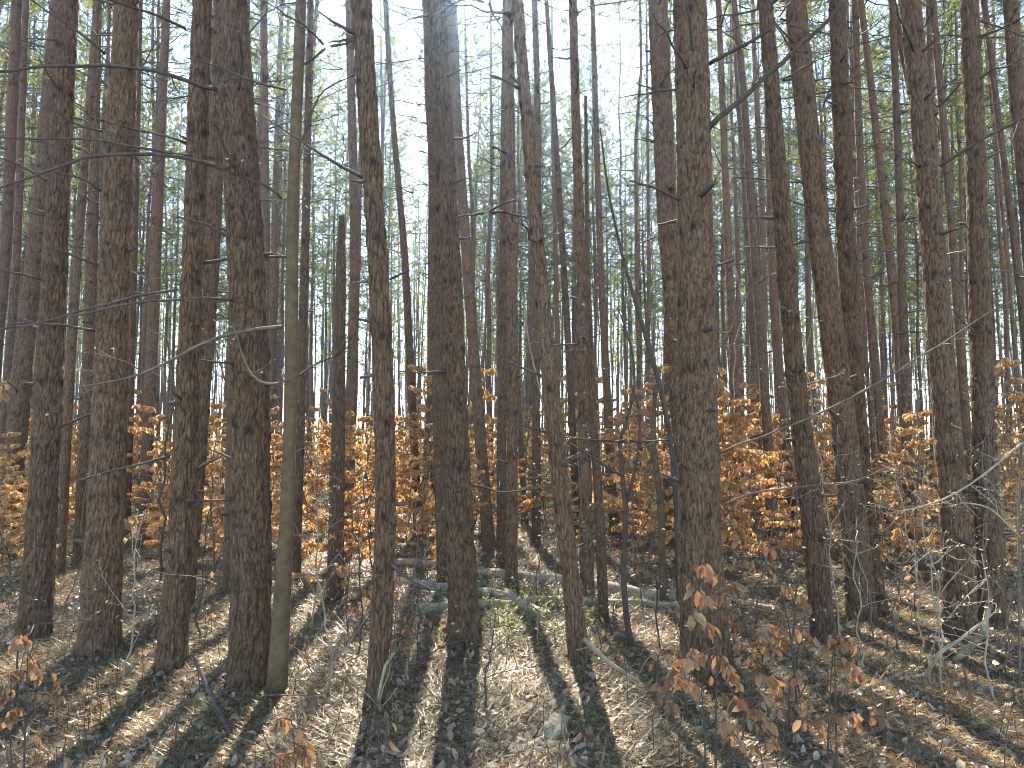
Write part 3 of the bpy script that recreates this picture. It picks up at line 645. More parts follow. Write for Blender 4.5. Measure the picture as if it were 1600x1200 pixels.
SAP = [(195,1030,5.1,1.0,'low budding shrub lit by the sun before the second large pine','pale_twig'),
       (640,1010,5.9,1.2,'small bare shrub left of the central pine','twig'),
       (1445,1025,5.7,1.7,'left one of the thin bare stems before the dark-scarred pine','pale_twig'),
       (1478,1030,5.6,1.5,'right one of the thin bare stems before the dark-scarred pine','pale_twig'),
       (1320,990,6.2,2.3,'pale upright sapling beside the front trunk of the crossing pair','pale_twig'),
       (1362,985,6.3,1.8,'thin sapling in front of the crossing pair','twig'),
       (1245,1080,4.7,1.5,'dark thin sapling left of the large left-leaning pine','dark_stem'),
       (1545,985,6.4,2.0,'budding sapling between the two right-hand large pines','twig'),
       (490,980,6.6,1.7,'arching pale sapling right of the olive trunk','pale_twig'),
       (840,930,8.2,1.6,'bare sapling behind the long log at centre','twig'),
       (310,1000,6.2,1.3,'thin dark sapling beside the broadest left pine','dark_stem'),
       (1180,960,7.0,2.2,'bare sapling right of the thickest grey pine','twig'),
       (660,880,10.0,2.2,'bare sapling behind the left end of the long log','pale_twig'),
       (1410,930,8.0,2.4,'tall bare sapling right of the crossing pair','twig'),
       (1590,950,7.2,2.0,'bare sapling at the right edge behind the last large pine','twig'),
       (100,960,7.2,1.4,'bare sapling between the two leftmost large pines','twig'),
       (30,1120,4.4,.9,'twiggy shrub at the lower left','dark_stem'),
       (560,1010,5.8,1.3,'dark bare sapling left of the crooked slender pine','dark_stem'),
       (755,1110,4.5,.55,'tiny upright seedling in the shadow of the central pine','dark_stem'),
       (1030,1010,5.8,1.0,'slender bare shrub left of the thickest pine foot','dark_stem'),
       (1405,1005,6.1,1.5,'budding bare sapling midway between the crossing pair and the dark-scarred pine','twig'),
       (1520,1015,5.9,1.9,'tall budding sapling in front of the slit between the right-hand large pines','twig'),
       (1572,1045,5.4,1.6,'bare budding sapling in front of the last large pine','twig'),
       (1275,965,7.0,1.8,'bare sapling just left of the foot of the large left-leaning pine','twig'),
       (1350,1045,5.4,1.1,'short budding shrub in the sun below the crossing pair','pale_twig'),
       (1470,1075,5.0,1.0,'short budding shrub behind the arching fallen branch','pale_twig'),
       (1560,1100,4.7,.9,'low twiggy shrub at the lower right edge','pale_twig'),
       (930,965,7.0,1.6,'bare sapling beside the small brown stem','twig'),
       (1005,955,7.3,1.9,'bare sapling right of the dark forked sapling','twig'),
       (870,935,8.0,1.7,'bare sapling behind the slender leaning pine','twig'),
       (160,985,6.4,1.2,'pale budding shrub beside the second large pine','pale_twig'),
       (520,1075,4.9,.8,'small budding shrub between the olive trunk and the crooked pine','pale_twig')]
def bare_sapling(u, v, Y, h, label, mat, seed):
    r = np.random.default_rng(1700 + seed); p = at(u, v, Y); p[2] = g1(p[0], p[1])
    root = bpy.data.objects.new('bare_sapling', None); col.objects.link(root); root.location = [float(c) for c in p]; tag(root, label, 'sapling', 'bare understory saplings')
    top = np.array([r.normal(0, .12) * h, r.normal(0, .08) * h, h]); P = wob([0, 0, -.05], top, 14, .05, r)
    b = Buf(); b.tube(P, np.linspace(.008, .003, 14), 6); obj('stem', b.mesh('stem', M[mat]), root)
    bd = []; b = Buf(); side_twigs(b, P[2:], r, int(7 + h * 5), .5, .003, bud=bd); stuff(obj('twigs', b.mesh('twigs', M[mat]), root))
    b = Buf(); add_leaves(b, np.array(bd), r, .027, .012, hang=False); stuff(obj('buds', b.mesh('buds', M['bud'], False), root))
for s_, a_ in enumerate(SAP): bare_sapling(*a_, s_)

r = np.random.default_rng(1900); PV = []
for s_ in range(7):
    h = 4.0; P = wob([0, 0, -.1], [r.normal(0, .25), r.normal(0, .25), h], 18, .035, r); b = Buf(); b.tube(P, np.linspace(.017, .006, 18), 6); st = b.mesh('stem', M[('twig', 'smooth', 'dark_stem', 'pale_twig')[s_ % 4]])
    b = Buf(); side_twigs(b, P[4:], r, 22, .8, .0045); PV.append((st, b.mesh('twigs', M['twig'])))
poles = []
for _ in range(64):
    Y = r.uniform(8.5, 20); u = r.uniform(-30, 1630); x = (u - 800) / F_PX * Y
    if any((x - a) ** 2 + (Y - b_) ** 2 < .5 ** 2 for a, b_ in occupied): continue
    lf = [q for q in ORDER if q[0] <= u]; rt = [q for q in ORDER if q[0] > u]
    zone = ('between the %s and the %s' % (SHORT[lf[-1][1]], SHORT[rt[0][1]])) if lf and rt else ('left of the leftmost large pine' if rt else 'right of the last large pine')
    poles.append((u, Y, zone))
poles.sort(); cnt = {}
for (u, Y, zone) in poles:
    x = (u - 800) / F_PX * Y; st, tw = PV[r.integers(7)]; k = cnt.get(zone, 0); cnt[zone] = k + 1; s_ = r.uniform(.6, 1.3)
    root = bpy.data.objects.new('bare_sapling', None); col.objects.link(root); root.location = (x, Y, g1(x, Y)); root.rotation_euler = (0, 0, r.uniform(0, 6.283)); root.scale = (s_,) * 3
    obj('stem', st, root); stuff(obj('twigs', tw, root)); tag(root, '%s thin leafless pole %s' % (NTH[min(k, 21)], zone), 'sapling', 'thin leafless poles in the understory')

# ------------------------------------------------------------------ beech saplings with withered leaves
def beech_parts(h, r, dens=1.0, leafL=.062):
    """stem line, twig buffer, leaf positions"""
    P = wob([0, 0, -.05], [r.normal(0, .10) * h, r.normal(0, .10) * h, h], 14, .05, r); tw = Buf(); C = []
    for t in np.linspace(.18, .98, int(8 + 7 * h)):
        q = P[min(int(t * 13), 13)]; a = r.uniform(0, 6.283); L = (.25 + .75 * (1 - t)) * h * .38 * r.uniform(.5, 1.15)
        d = unit([math.cos(a), math.sin(a), r.uniform(-.05, .35)]); W = wob(q, q + d * L, 6, .07, r); tw.tube(W, np.linspace(.0045, .0018, 6), 4)
        lines = [W]
        for _ in range(3):
            q2 = W[r.integers(1, 5)]; W2 = wob(q2, q2 + unit(d + r.normal(0, .5, 3) * np.array([1, 1, .3])) * L * r.uniform(.3, .6), 4, .06, r); tw.tube(W2, np.linspace(.003, .0015, 4), 3); lines.append(W2)
        for ln in lines:
            m = max(2, int(len(ln) * 1.5 * dens * min(h, 2.2) / 1.6 + 1)); tt = r.uniform(.25, 1, m) * (len(ln) - 1.001); k = tt.astype(int)
            C.append(ln[k] + (ln[k + 1] - ln[k]) * (tt - k)[:, None])
    return P, tw, np.concatenate(C)
BV = []
for s_ in range(9):
    r = np.random.default_rng(2000 + s_); h = 2.0; P, tw, C = beech_parts(h, r, 3.8)
    b = Buf(); b.tube(P, np.linspace(.012, .003, 14), 6); st = b.mesh('stem', M['twig'])
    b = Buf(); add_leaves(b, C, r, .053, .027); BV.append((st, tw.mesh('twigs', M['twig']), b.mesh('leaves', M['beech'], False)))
def beech(u, Y, h, label, r, group='withered beech saplings'):
    x = (u - 800) / F_PX * Y; st, tw, lv = BV[r.integers(len(BV))]
    root = bpy.data.objects.new('beech_sapling', None); col.objects.link(root); root.location = (x, Y, g1(x, Y)); root.rotation_euler = (0, 0, r.uniform(0, 6.283)); s = h / 2.0; root.scale = (s ** .6, s ** .6, s)
    obj('stem', st, root); stuff(obj('twigs', tw, root)); l_ = obj('leaves', lv, root); l_['kind'] = 'stuff'
    tag(root, label, 'sapling', group)
r = np.random.default_rng(88)
BE = [(332,9.6,2.3,'orange-leaved beech in the gap left of the broadest pine'),(318,12.5,2.6,'taller orange beech behind the third large pine'),(562,10.2,2.2,'bright orange beech left of the crooked slender pine'),
 (655,10.4,2.1,'orange beech between the crooked pine and the central pine'),(640,13,2.5,'farther orange beech between the crooked pine and the central pine'),(540,8.0,1.1,'short orange beech below the broken snag'),
 (1012,10.0,2.9,'tallest glowing orange beech left of the thickest pine'),(1035,11.6,2.5,'dense golden beech touching the thickest pine on its left'),(965,12.2,2.7,'orange beech behind the dark forked sapling'),(905,14.5,2.5,'beech behind the straight slim pine'),
 (800,13.5,1.7,'low beech behind the close pair of pines'),(1150,9.6,2.9,'tall rusty beech right of the thickest grey pine'),(1175,11.5,2.4,'shorter rusty beech right of the thickest grey pine'),(1250,12.5,2.3,'beech behind the large left-leaning pine'),
 (1395,9.6,2.0,'golden beech right of the crossing pair'),(1440,10.5,2.3,'golden beech left of the dark-scarred pine'),(1560,9.2,2.1,'rusty beech behind the last large pine'),(1592,11,2.4,'rusty beech cut by the right edge'),(25,8.6,1.6,'beech at the left edge behind the leftmost large pine'),
 (80,11,1.9,'beech in the gap between the two leftmost large pines'),(222,10,2.3,'golden beech between the second and third large pines'),(492,12,2.0,'beech right of the smooth olive trunk'),(738,15,1.9,'beech just right of the central pine'),(855,16,2.3,'beech behind the slender leaning pine'),
 (1125,14,3.0,'beech showing high beside the right of the thickest pine'),(1325,13,2.5,'beech behind the crossing pair'),(1425,15,2.6,'farther beech between the crossing pair and the dark-scarred pine'),(240,13.5,2.5,'farther beech between the second and third large pines'),
 (600,15.5,2.6,'far beech behind the crooked slender pine'),(1000,14.5,3.0,'far beech behind the tallest glowing orange beech'),(1080,12.5,2.2,'beech behind the foot of the thickest pine'),(1500,13,2.4,'beech behind the dark-scarred pine'),(690,17,2.3,'far beech behind the central pine'),(430,14,2.2,'beech behind the smooth olive trunk')]
for (u, Y, h, lab) in BE: beech(u, Y, h, lab, r)
DB = []
for _ in range(95):
    Y = r.uniform(12.5, 30); u = r.uniform(-60, 1660)
    lf = [q for q in ORDER if q[0] <= u]; rt = [q for q in ORDER if q[0] > u]
    zone = ('between the %s and the %s' % (SHORT[lf[-1][1]], SHORT[rt[0][1]])) if lf and rt else ('left of the leftmost large pine' if rt else 'right of the last large pine')
    DB.append((u, Y, r.uniform(1.5, 4.0), zone))
for _ in range(45):
    Y = r.uniform(9.5, 14.5); u = r.uniform(-20, 1620); x = (u - 800) / F_PX * Y
    if any((x - a) ** 2 + (Y - b_) ** 2 < .4 ** 2 for a, b_ in occupied): continue
    lf = [q for q in ORDER if q[0] <= u]; rt = [q for q in ORDER if q[0] > u]
    zone = ('between the %s and the %s' % (SHORT[lf[-1][1]], SHORT[rt[0][1]])) if lf and rt else ('left of the leftmost large pine' if rt else 'right of the last large pine')
    DB.append((u, Y, r.uniform(1.0, 2.4), zone))
DB.sort(); cnt = {}
for (u, Y, h, zone) in DB:
    k = cnt.get(zone, 0); cnt[zone] = k + 1; beech(u, Y, h, '%s far beech %s' % (NTH[min(k, 21)], zone), r, 'far beeches in the stand')
# low brush far between the trunks, one mass
b = Buf(); lv = Buf(); r = np.random.default_rng(89); C = []
for _ in range(1400):
    Y = r.uniform(26, 80); x = r.uniform(-.72, .72) * Y; h = r.choice([r.uniform(.8, 2.6), r.uniform(3, 7)], p=[.75, .25]); z = g1(x, Y)
    P = wob([x, Y, z - .1], [x + r.normal(0, .2), Y, z + h], 5, .06, r); b.tube(P, np.linspace(.022, .008, 5), 4)
    n_ = int(26 * min(h, 2.2)); h = min(h, 2.6); C.append(np.array([x, Y, z]) + r.normal(0, 1, (n_, 3)) * np.array([.5, .5, 0]) + np.stack([np.zeros(n_), np.zeros(n_), r.uniform(.3, 1.05, n_) * h], 1))
o = obj('distant_thicket', b.mesh('distant_thicket', M['twig'])); tag(o, 'brown thicket of far saplings deep between the trunks', 'thicket', kind='stuff')
b = Buf(); add_leaves(b, np.concatenate(C), r, .10, .05); l_ = obj('thicket_leaves', b.mesh('thicket_leaves', M['beech'], False), o); l_['kind'] = 'stuff'

# foreground beeches: every leaf is its own piece
LEAFV = []
for s_ in range(6):
    r = np.random.default_rng(2300 + s_); V, T = leaf_shape(r, 1., r.uniform(.42, .56), r.uniform(.05, .3), r.uniform(.1, .6))
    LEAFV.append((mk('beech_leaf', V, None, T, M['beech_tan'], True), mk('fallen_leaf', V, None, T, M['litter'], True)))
def place_leaf(me, parent, C, fr, size, i_, name='leaf'):
    o = obj(name, me, parent); m = Matrix(np.stack([fr[0][i_], fr[1][i_], fr[2][i_]], 1).tolist()).to_4x4()
    o.matrix_basis = Matrix.Translation(Vector([float(c) for c in C])) @ m @ Matrix.Scale(float(size), 4); return o
def near_beech(stems, twigs, nleaf, Y, label, seed, leafL=.068):
    """stems: pixel lines; twigs: pixel lines that carry hanging leaves"""
    r = np.random.default_rng(2500 + seed); p = at(stems[0][0][0], stems[0][0][1], Y); p[2] = g1(p[0], p[1])
    root = bpy.data.objects.new('beech_sapling', None); col.objects.link(root); root.location = [float(c) for c in p]; tag(root, label, 'sapling', 'foreground beech saplings')
    def foot(line):
        A = np.array([at(u, v, Y + dy) for u, v, dy in line]) - p; return A
    for st in stems:
        A = foot(st); A[0, 2] = -.04; A = spline(A, 16); b = Buf(); b.tube(A, np.linspace(.0065, .0025, 16), 6); obj('stem', b.mesh('stem', M['dark_stem']), root)
    lines = []
    for tw in twigs:
        A = spline(foot(tw), 8); b = Buf(); b.tube(A, np.linspace(.0035, .0015, 8), 5); obj('twig', b.mesh('twig', M['dark_stem']), root); lines.append(A)
    fr = frames(nleaf, r, True)
    for i_ in range(nleaf):
        A = lines[r.integers(len(lines))]; t = r.uniform(.1, .999) * 7; k = int(t); C = A[k] + (A[k + 1] - A[k]) * (t - k) + r.normal(0, .006, 3)
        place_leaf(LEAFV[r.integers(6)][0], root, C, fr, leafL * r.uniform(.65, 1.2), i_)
near_beech([[(1116,1240,0),(1119,1100,0),(1121,1000,0),(1124,900,0)],[(1106,1245,.02),(1100,1130,0),(1096,1070,0)]],
  [[(1121,990,0),(1100,965,-.03),(1075,955,-.05)],[(1122,950,0),(1095,925,-.03),(1072,905,-.05)],[(1122,930,0),(1140,915,.05),(1160,905,.08)],[(1120,1010,0),(1090,1025,-.05),(1055,1030,-.1)],[(1120,1020,0),(1135,1030,.05),(1150,1065,.08)],
   [(1098,1075,0),(1075,1060,-.03),(1050,1055,-.1)],[(1118,1080,0),(1140,1085,.05),(1165,1095,.1)],[(1123,905,0),(1112,890,0),(1095,880,-.05)]], 120, 3.35, 'largest foreground beech with drooping tan leaves before the thickest pine', 1)
near_beech([[(1152,1240,0),(1160,1150,0),(1170,1085,0),(1176,1050,0)]],
  [[(1176,1050,0),(1200,1055,.05),(1225,1075,.1)],[(1168,1100,0),(1190,1110,.05),(1210,1140,.1)],[(1160,1150,0),(1185,1160,.05),(1215,1150,.1)],[(1172,1070,0),(1195,1090,-.05),(1205,1130,-.1)],[(1158,1160,0),(1140,1140,-.05),(1130,1120,-.1)]], 62, 3.45, 'thin foreground beech right of the largest one, rust-red leaves', 2)
near_beech([[(1308,1240,0),(1306,1120,0),(1303,1000,0)],[(1288,1140,.1),(1298,1060,.1),(1304,1000,.1)]],
  [[(1303,1005,0),(1312,990,0),(1335,1010,.05)],[(1303,1010,0),(1295,992,-.03),(1285,1010,-.05)],[(1304,1030,0),(1325,1030,.05),(1345,1055,.1)],[(1306,1110,0),(1280,1125,-.05),(1255,1130,-.1)],[(1306,1120,0),(1335,1110,.05),(1350,1130,.1)]], 64, 3.6, 'foreground beech with brown leaves at the foot of the large left-leaning pine', 3)
near_beech([[(36,1240,0),(40,1120,0),(44,1010,0)],[(20,1240,0),(15,1130,0),(18,1060,0)]],
  [[(44,1010,0),(35,990,0),(22,1005,-.05)],[(42,1050,0),(25,1045,-.05),(5,1060,-.1)],[(41,1085,0),(60,1080,.05),(85,1090,.1),(120,1085,.15)],[(18,1070,0),(5,1085,0),(-10,1100,0)],[(40,1110,0),(25,1100,-.05),(8,1130,-.1)],[(43,1020,0),(55,1035,.05),(60,1060,.1)]], 100, 3.7, 'tan-leaved beech in the lower left corner', 4, .056)
near_beech([[(462,1260,0),(462,1180,0),(455,1125,0)]],
  [[(455,1125,0),(440,1120,0),(428,1128,-.05)],[(457,1135,0),(470,1140,.05),(485,1160,.1)],[(460,1160,0),(475,1170,.05),(492,1190,.1)],[(461,1180,0),(445,1175,-.05),(425,1190,-.1)]], 50, 3.4, 'little orange beech sprig at the bottom edge left of centre', 5, .062)
near_beech([[(1250,1075,0),(1241,1030,0),(1232,970,0),(1214,900,0),(1214,830,0)]],
  [[(1238,1010,0),(1215,995,-.05),(1185,990,-.1)],[(1236,990,0),(1210,975,-.05),(1170,985,-.1)],[(1240,1025,0),(1200,1010,-.1),(1150,1000,-.2)],[(1216,900,0),(1190,880,-.05),(1150,870,-.1)],[(1216,910,0),(1240,920,.1),(1262,950,.2)],[(1214,860,0),(1180,850,0),(1150,840,0)],[(1234,980,0),(1255,985,.1),(1270,1000,.2)]], 110, 4.9, 'red-leaved beech between the thickest pine and the large left-leaning pine', 6, .07)
near_beech([[(545,1000,0),(540,950,0),(548,880,0),(540,835,0)]],
  [[(540,835,0),(530,828,0),(515,838,0)],[(543,860,0),(560,850,0),(572,862,0)],[(546,890,0),(530,880,-.1),(520,895,-.15)],[(545,920,0),(565,915,.1),(580,930,.15)],[(542,950,0),(555,945,.1),(566,960,.15)]], 64, 6.4, 'mid-size beech sprig with hanging orange leaves left of the crooked pine', 7, .075)
near_beech([[(655,1045,0),(652,1000,0),(655,960,0)]],
  [[(655,960,0),(645,965,0),(636,985,0)],[(653,990,0),(668,985,.05),(685,998,.1)],[(653,1000,0),(640,995,-.05),(628,1010,-.1)]], 36, 5.6, 'small beech sprig between the crooked pine and the central pine', 8, .06)

def auto_beech(u, v, h, ntw, nleaf, label, seed, L=.065):
    r = np.random.default_rng(2700 + seed); p = ground(u, v); Y = p[1]; px = h * F_PX / Y
    lean = r.normal(0, .12) * px; st = [(u, v, 0), (u + lean * .4, v - px * .5, 0), (u + lean, v - px, 0)]; tw = []
    for t in np.linspace(.35, 1, ntw):
        a = r.uniform(0, 6.283); ln = px * r.uniform(.2, .4) * (1.3 - t * .6); x0, y0 = u + lean * t, v - px * t
        tw.append([(x0, y0, 0), (x0 + math.cos(a) * ln * .5, y0 - ln * .12, math.sin(a) * ln * .5 / F_PX * Y), (x0 + math.cos(a) * ln, y0 - ln * .05, math.sin(a) * ln / F_PX * Y)])
    near_beech([st], tw, nleaf, Y, label, 40 + seed, L)
for s_, a_ in enumerate([(1030,1150,.38,6,46,'low tan beech left of the largest foreground beech'),(1232,1165,.42,7,60,'bushy rust-brown beech right of the largest foreground beech'),(1190,1075,.35,7,52,'little red-leaved beech at the sunny spot right of the thickest pine'),
    (1150,1030,.34,6,40,'small rusty sprig beside the foot of the thickest pine'),(1385,1180,.3,5,30,'small brown beech sprig under the arching fallen branch'),(85,1130,.3,6,34,'small tan sprig right of the lower left beech'),(300,920,.5,7,44,'reddish beech sprig behind the third large pine'),
    (700,1015,.22,4,20,'tiny orange sprig left of the central pine foot'),(612,960,.45,7,46,'orange sprig right of the crooked slender pine'),(1330,950,.4,6,40,'orange sprig between the left-leaning pine and the crossing pair'),(1430,955,.45,7,46,'rusty sprig right of the crossing pair')]): auto_beech(*a_, s_)

# ------------------------------------------------------------------ fallen wood
def rough(b, P, rad, k, seed):              # knobbly, flaking surface
    V = b.V[0]; n = len(P); c = np.repeat(P, k, 0); d = V[:n * k] - c; R_ = np.repeat(rad, k)[:, None]
    f = vnoise(V[:n * k] / np.clip(R_ * 1.1, .012, None) + seed * 7, 21) * .5 + vnoise(V[:n * k] / np.clip(R_ * .45, .006, None) + seed, 22) * .25 - .37
    V[:n * k] = c + d * (1 + f[:, None] * .45)
def log(name, pix, w0, w1, label, mat, cat='log', seed=0, lift=None, k=12, stubs=3, group=None):
    """pix: (u, v) on the ground, or (u, v, height) for a point held above it"""
    r = np.random.default_rng(3000 + seed); pts = []; ys = []
    for q in pix:
        if len(q) == 2: p = ground(*q)
        else:
            d = ray(q[0], q[1]); t = (q[2] - EYE) / d[2]; p = np.array([0, 0, EYE]) + d * t
        pts.append(p); ys.append(p[1])
    NL = 90; P = spline(np.array(pts), NL); Ym = float(np.mean(ys)); rad = np.linspace(w0, w1, NL) / 2 * Ym / F_PX
    base = P[0].copy(); base[2] = g1(base[0], base[1])
    gz = G(P[:, 0], P[:, 1])
    if all(len(q) == 2 for q in pix): P[:, 2] = gz + rad * .7
    else: P[:, 2] = np.maximum(P[:, 2], gz + rad * .6)
    P -= base; rad = rad * (1 + (vnoise(np.stack([np.arange(NL) * .35, np.zeros(NL) + seed, np.zeros(NL)], 1), 3) - .5) * .15)
    root = bpy.data.objects.new(name, None); col.objects.link(root); root.location = [float(c) for c in base]; tag(root, label, cat, group)
    b = Buf(); b.tube(P, rad, k); rough(b, P, rad, k, seed); me = b.mesh('wood', M[mat]); obj('wood', me, root)
    for _ in range(stubs):
        i_ = r.integers(8, 82); t = unit(P[i_ + 1] - P[i_ - 1]); d = unit(np.cross(t, r.normal(0, 1, 3)) + np.array([0, 0, .6])); L = r.uniform(.05, .3)
        b = Buf(); b.tube(wob(P[i_] + d * rad[i_] * .6, P[i_] + d * (rad[i_] + L), 5, .06, r), np.linspace(max(rad[i_] * .25, .004), .003, 5), 5); obj('branch_stub', b.mesh('branch_stub', M[mat]), root)
    return root
log('fallen_log', [(590,876),(690,889),(760,904),(830,914),(900,921),(980,932),(1072,942)], 15, 21, 'longest grey fallen log lying across the centre behind the pines', 'log', seed=1, stubs=8)
log('fallen_log', [(622,920),(690,929),(750,936),(806,941)], 13, 15, 'thin grey log behind the central pine', 'log', seed=2)
log('fallen_log', [(792,936),(822,955),(858,982)], 15, 18, 'short log slanting toward the camera right of the central pine', 'log', seed=3)
log('fallen_log', [(655,972),(700,964),(760,955),(840,948),(920,950),(1060,954)], 20, 12, 'mossy pale log passing behind the foot of the central pine', 'mossy', seed=4)
log('fallen_log', [(288,890),(320,888),(352,893)], 12, 11, 'short dark log left of the broadest left pine', 'dead', seed=5)
log('fallen_log', [(1120,936),(1170,940),(1215,950)], 8, 7, 'small log right of the thickest grey pine', 'log', seed=6)
log('fallen_log', [(1390,882),(1440,886),(1500,892),(1600,900)], 12, 14, 'dark log far behind the dark-scarred pine', 'dead', seed=7)
log('fallen_branch', [(1338,1095),(1400,1066),(1446,1056,.05),(1466,1022,.22),(1510,992,.33),(1562,950,.5)], 10, 3, 'long bare fallen branch arching up at the lower right', 'log', 'branch', 8, k=8, stubs=9)
log('fallen_branch', [(1490,1036),(1515,1012,.12),(1537,985,.28),(1544,950,.42)], 11, 8, 'lichen-speckled stick propped upright before the last large pine', 'rotten', 'branch', 9, k=8, stubs=3)
log('fallen_branch', [(1430,1092),(1500,1062),(1585,1046)], 7, 5, 'thin straight stick on the sunny ground at the lower right', 'log', 'branch', 10, k=7)
log('fallen_branch', [(1330,1005),(1400,1036),(1500,1046)], 4, 3, 'slim twig lying along the sunlit strip at right', 'pale_twig', 'branch', 11, k=6)
log('fallen_branch', [(303,1030,.32),(325,1076,.2),(364,1172)], 6, 7, 'dark stick leaning from the ground before the third large pine', 'dead', 'branch', 12, k=7)
log('fallen_branch', [(912,998,.32),(952,1036,.18),(1013,1096)], 8, 7, 'dead branch propped against the foot of the slender leaning pine', 'mossy', 'branch', 13, k=8)
log('fallen_branch', [(918,1040,.1),(945,1062,.06),(985,1085)], 5, 4, 'thinner stick under the propped dead branch', 'log', 'branch', 14, k=7)
log('fallen_branch', [(610,1085),(641,1094),(705,1118),(768,1124)], 6, 4, 'brown fallen branch left of the central shadow', 'dead', 'branch', 15, k=7, stubs=5)
log('fallen_branch', [(760,1030),(800,1028),(860,1029)], 4, 3, 'pale stick lying below the green shrubs', 'pale_twig', 'branch', 16, k=6)
log('fallen_branch', [(598,1125,.0),(590,1090,.2),(602,1040,.36),(616,1020,.42)], 6, 4, 'pale greenish stick standing before the crooked slender pine', 'rotten', 'branch', 17, k=7, stubs=4)
log('fallen_branch', [(150,1140),(190,1120),(225,1122),(260,1108)], 5, 3, 'curved pale twig on the ground at the lower left', 'pale_twig', 'branch', 18, k=6, stubs=5)
log('fallen_branch', [(815,1112),(850,1120),(880,1134)], 11, 9, 'short dark broken piece of branch near the bottom centre', 'dead', 'branch', 19, k=8, stubs=1)
def chunk(u, v, label):
    r = np.random.default_rng(3999); p = ground(u, v); a = np.linspace(0, 2 * math.pi, 22)[:-1]; t = np.linspace(-1, 1, 15)
    A, T_ = np.meshgrid(a, t); prof = (1 - np.abs(T_) ** 3.5) ** .5 * .062 * (1 - .25 * T_)
    V = np.stack([np.cos(A) * prof * 1.15, T_ * .12 + 0 * A, np.sin(A) * prof * .7], -1).reshape(-1, 3)
    nn = vnoise(V * np.array([22, 9, 22]) + 4, 31) - .5 + (vnoise(V * np.array([70, 22, 70]), 32) - .5) * .5
    V *= (1 + nn[:, None] * .7); k = 21; n = 15; i = np.arange(n - 1)[:, None] * k; j = np.arange(k)[None]; j2 = (j + 1) % k
    o = obj('rotten_wood', mk('rotten_wood', V, np.stack([i + j, i + j2, i + k + j2, i + k + j], -1).reshape(-1, 4), None, M['rotten']), None, p + np.array([0, 0, .025]), (.1, .12, -.25)); tag(o, label, 'wood')
chunk(869, 1162, 'pale chunk of rotten wood near the bottom centre')
log('fallen_branch', [(1020,1200),(1050,1178),(1085,1160)], 6, 4, 'pale twig at the bottom edge right of centre', 'pale_twig', 'branch', 21, k=6)
log('fallen_branch', [(1040,1170),(1085,1158),(1120,1166)], 10, 8, 'dark broken stick beside the largest foreground beech', 'dead', 'branch', 22, k=7)
log('fallen_branch', [(130,1190),(170,1172),(220,1150)], 7, 5, 'dark stick at the bottom edge in the lower left', 'dead', 'branch', 23, k=7)
log('fallen_branch', [(920,1070),(960,1075),(1010,1066)], 4, 3, 'thin twig right of the slender leaning pine', 'log', 'branch', 24, k=6)

# ------------------------------------------------------------------ green shrubs
def green_shrub(u, v, h, n, label, seed):
    r = np.random.default_rng(3500 + seed); p = ground(u, v); root = bpy.data.objects.new('green_shrub', None); col.objects.link(root); root.location = [float(c) for c in p]; tag(root, label, 'shrub', 'budding green shrubs')
    tw = Buf(); C = []
    for _ in range(n):
        a = r.uniform(0, 6.28); e = np.array([math.cos(a) * r.uniform(.1, .55), math.sin(a) * r.uniform(.1, .5), h * r.uniform(.3, 1.0)]); W = wob([0, 0, -.03], e, 7, .08, r); tw.tube(W, np.linspace(.004, .0015, 7), 4)
        for k in range(2, 7):
            C += [W[k] + r.normal(0, .03, 3) for _ in range(3)]
    stuff(obj('stems', tw.mesh('stems', M['twig']), root)); b = Buf(); add_leaves(b, np.array(C), r, .03, .016, hang=False, jit=.5); l_ = obj('leaves', b.mesh('leaves', M['green'], False), root); l_['kind'] = 'stuff'
for s_, a_ in enumerate([(775,1000,.45,14,'bright green shrub just right of the central pine foot'),(825,985,.45,12,'green shrub at the end of the slanting log'),(760,930,.4,10,'green shrub behind the slanting log'),(690,955,.4,9,'green shrub left of the central pine'),
   (945,1000,.45,9,'yellow-green shrub right of the slender leaning pine'),(880,1005,.35,9,'low green shrub left of the slender leaning pine'),(745,900,.5,9,'green shrub behind the long log'),(655,1010,.3,7,'small green plant between crooked and central pines'),
   (800,1020,.2,10,'low green plant in front of the bright green shrub'),(1570,930,.5,8,'green shrub behind the last large pine')]): green_shrub(*a_, s_)

# ------------------------------------------------------------------ litter on the floor
def scatter(n, y0, y1, r, power=2.0):
    t = r.random(n); Y = (y0 ** (2 - power) + t * (y1 ** (2 - power) - y0 ** (2 - power))) ** (1 / (2 - power)) if power != 2 else y0 * (y1 / y0) ** t
    x = r.uniform(-1, 1, n) * (.74 * Y + 1.9); return x, Y
r = np.random.default_rng(4000)
fr = flat_frames(300, r, .35)
x, Y = scatter(300, 3.45, 4.15, r)
for i_ in range(300):
    z = g1(x[i_], Y[i_]) + r.uniform(.012, .035); place_leaf(LEAFV[r.integers(6)][1], ground_o, (x[i_], Y[i_], z), fr, r.uniform(.04, .085), i_)
b = Buf()
for s_ in range(8):
    n = 9500; V, T = leaf_shape(r, 1., r.uniform(.42, .62), r.uniform(.05, .35), r.uniform(.1, .7)); T = T
    x, Y = scatter(n, 2.6, 26, r); z = G(x, Y) + r.uniform(.006, .035, n)
    put(b, V, T, np.stack([x, Y, z], 1), flat_frames(n, r, .42), r.uniform(.025, .075, n) * np.interp(Y, [3, 12, 26], [1, 1.1, 1.6]))
l_ = obj('leaf_litter', b.mesh('leaf_litter', M['litter'], False), ground_o); l_['kind'] = 'stuff'
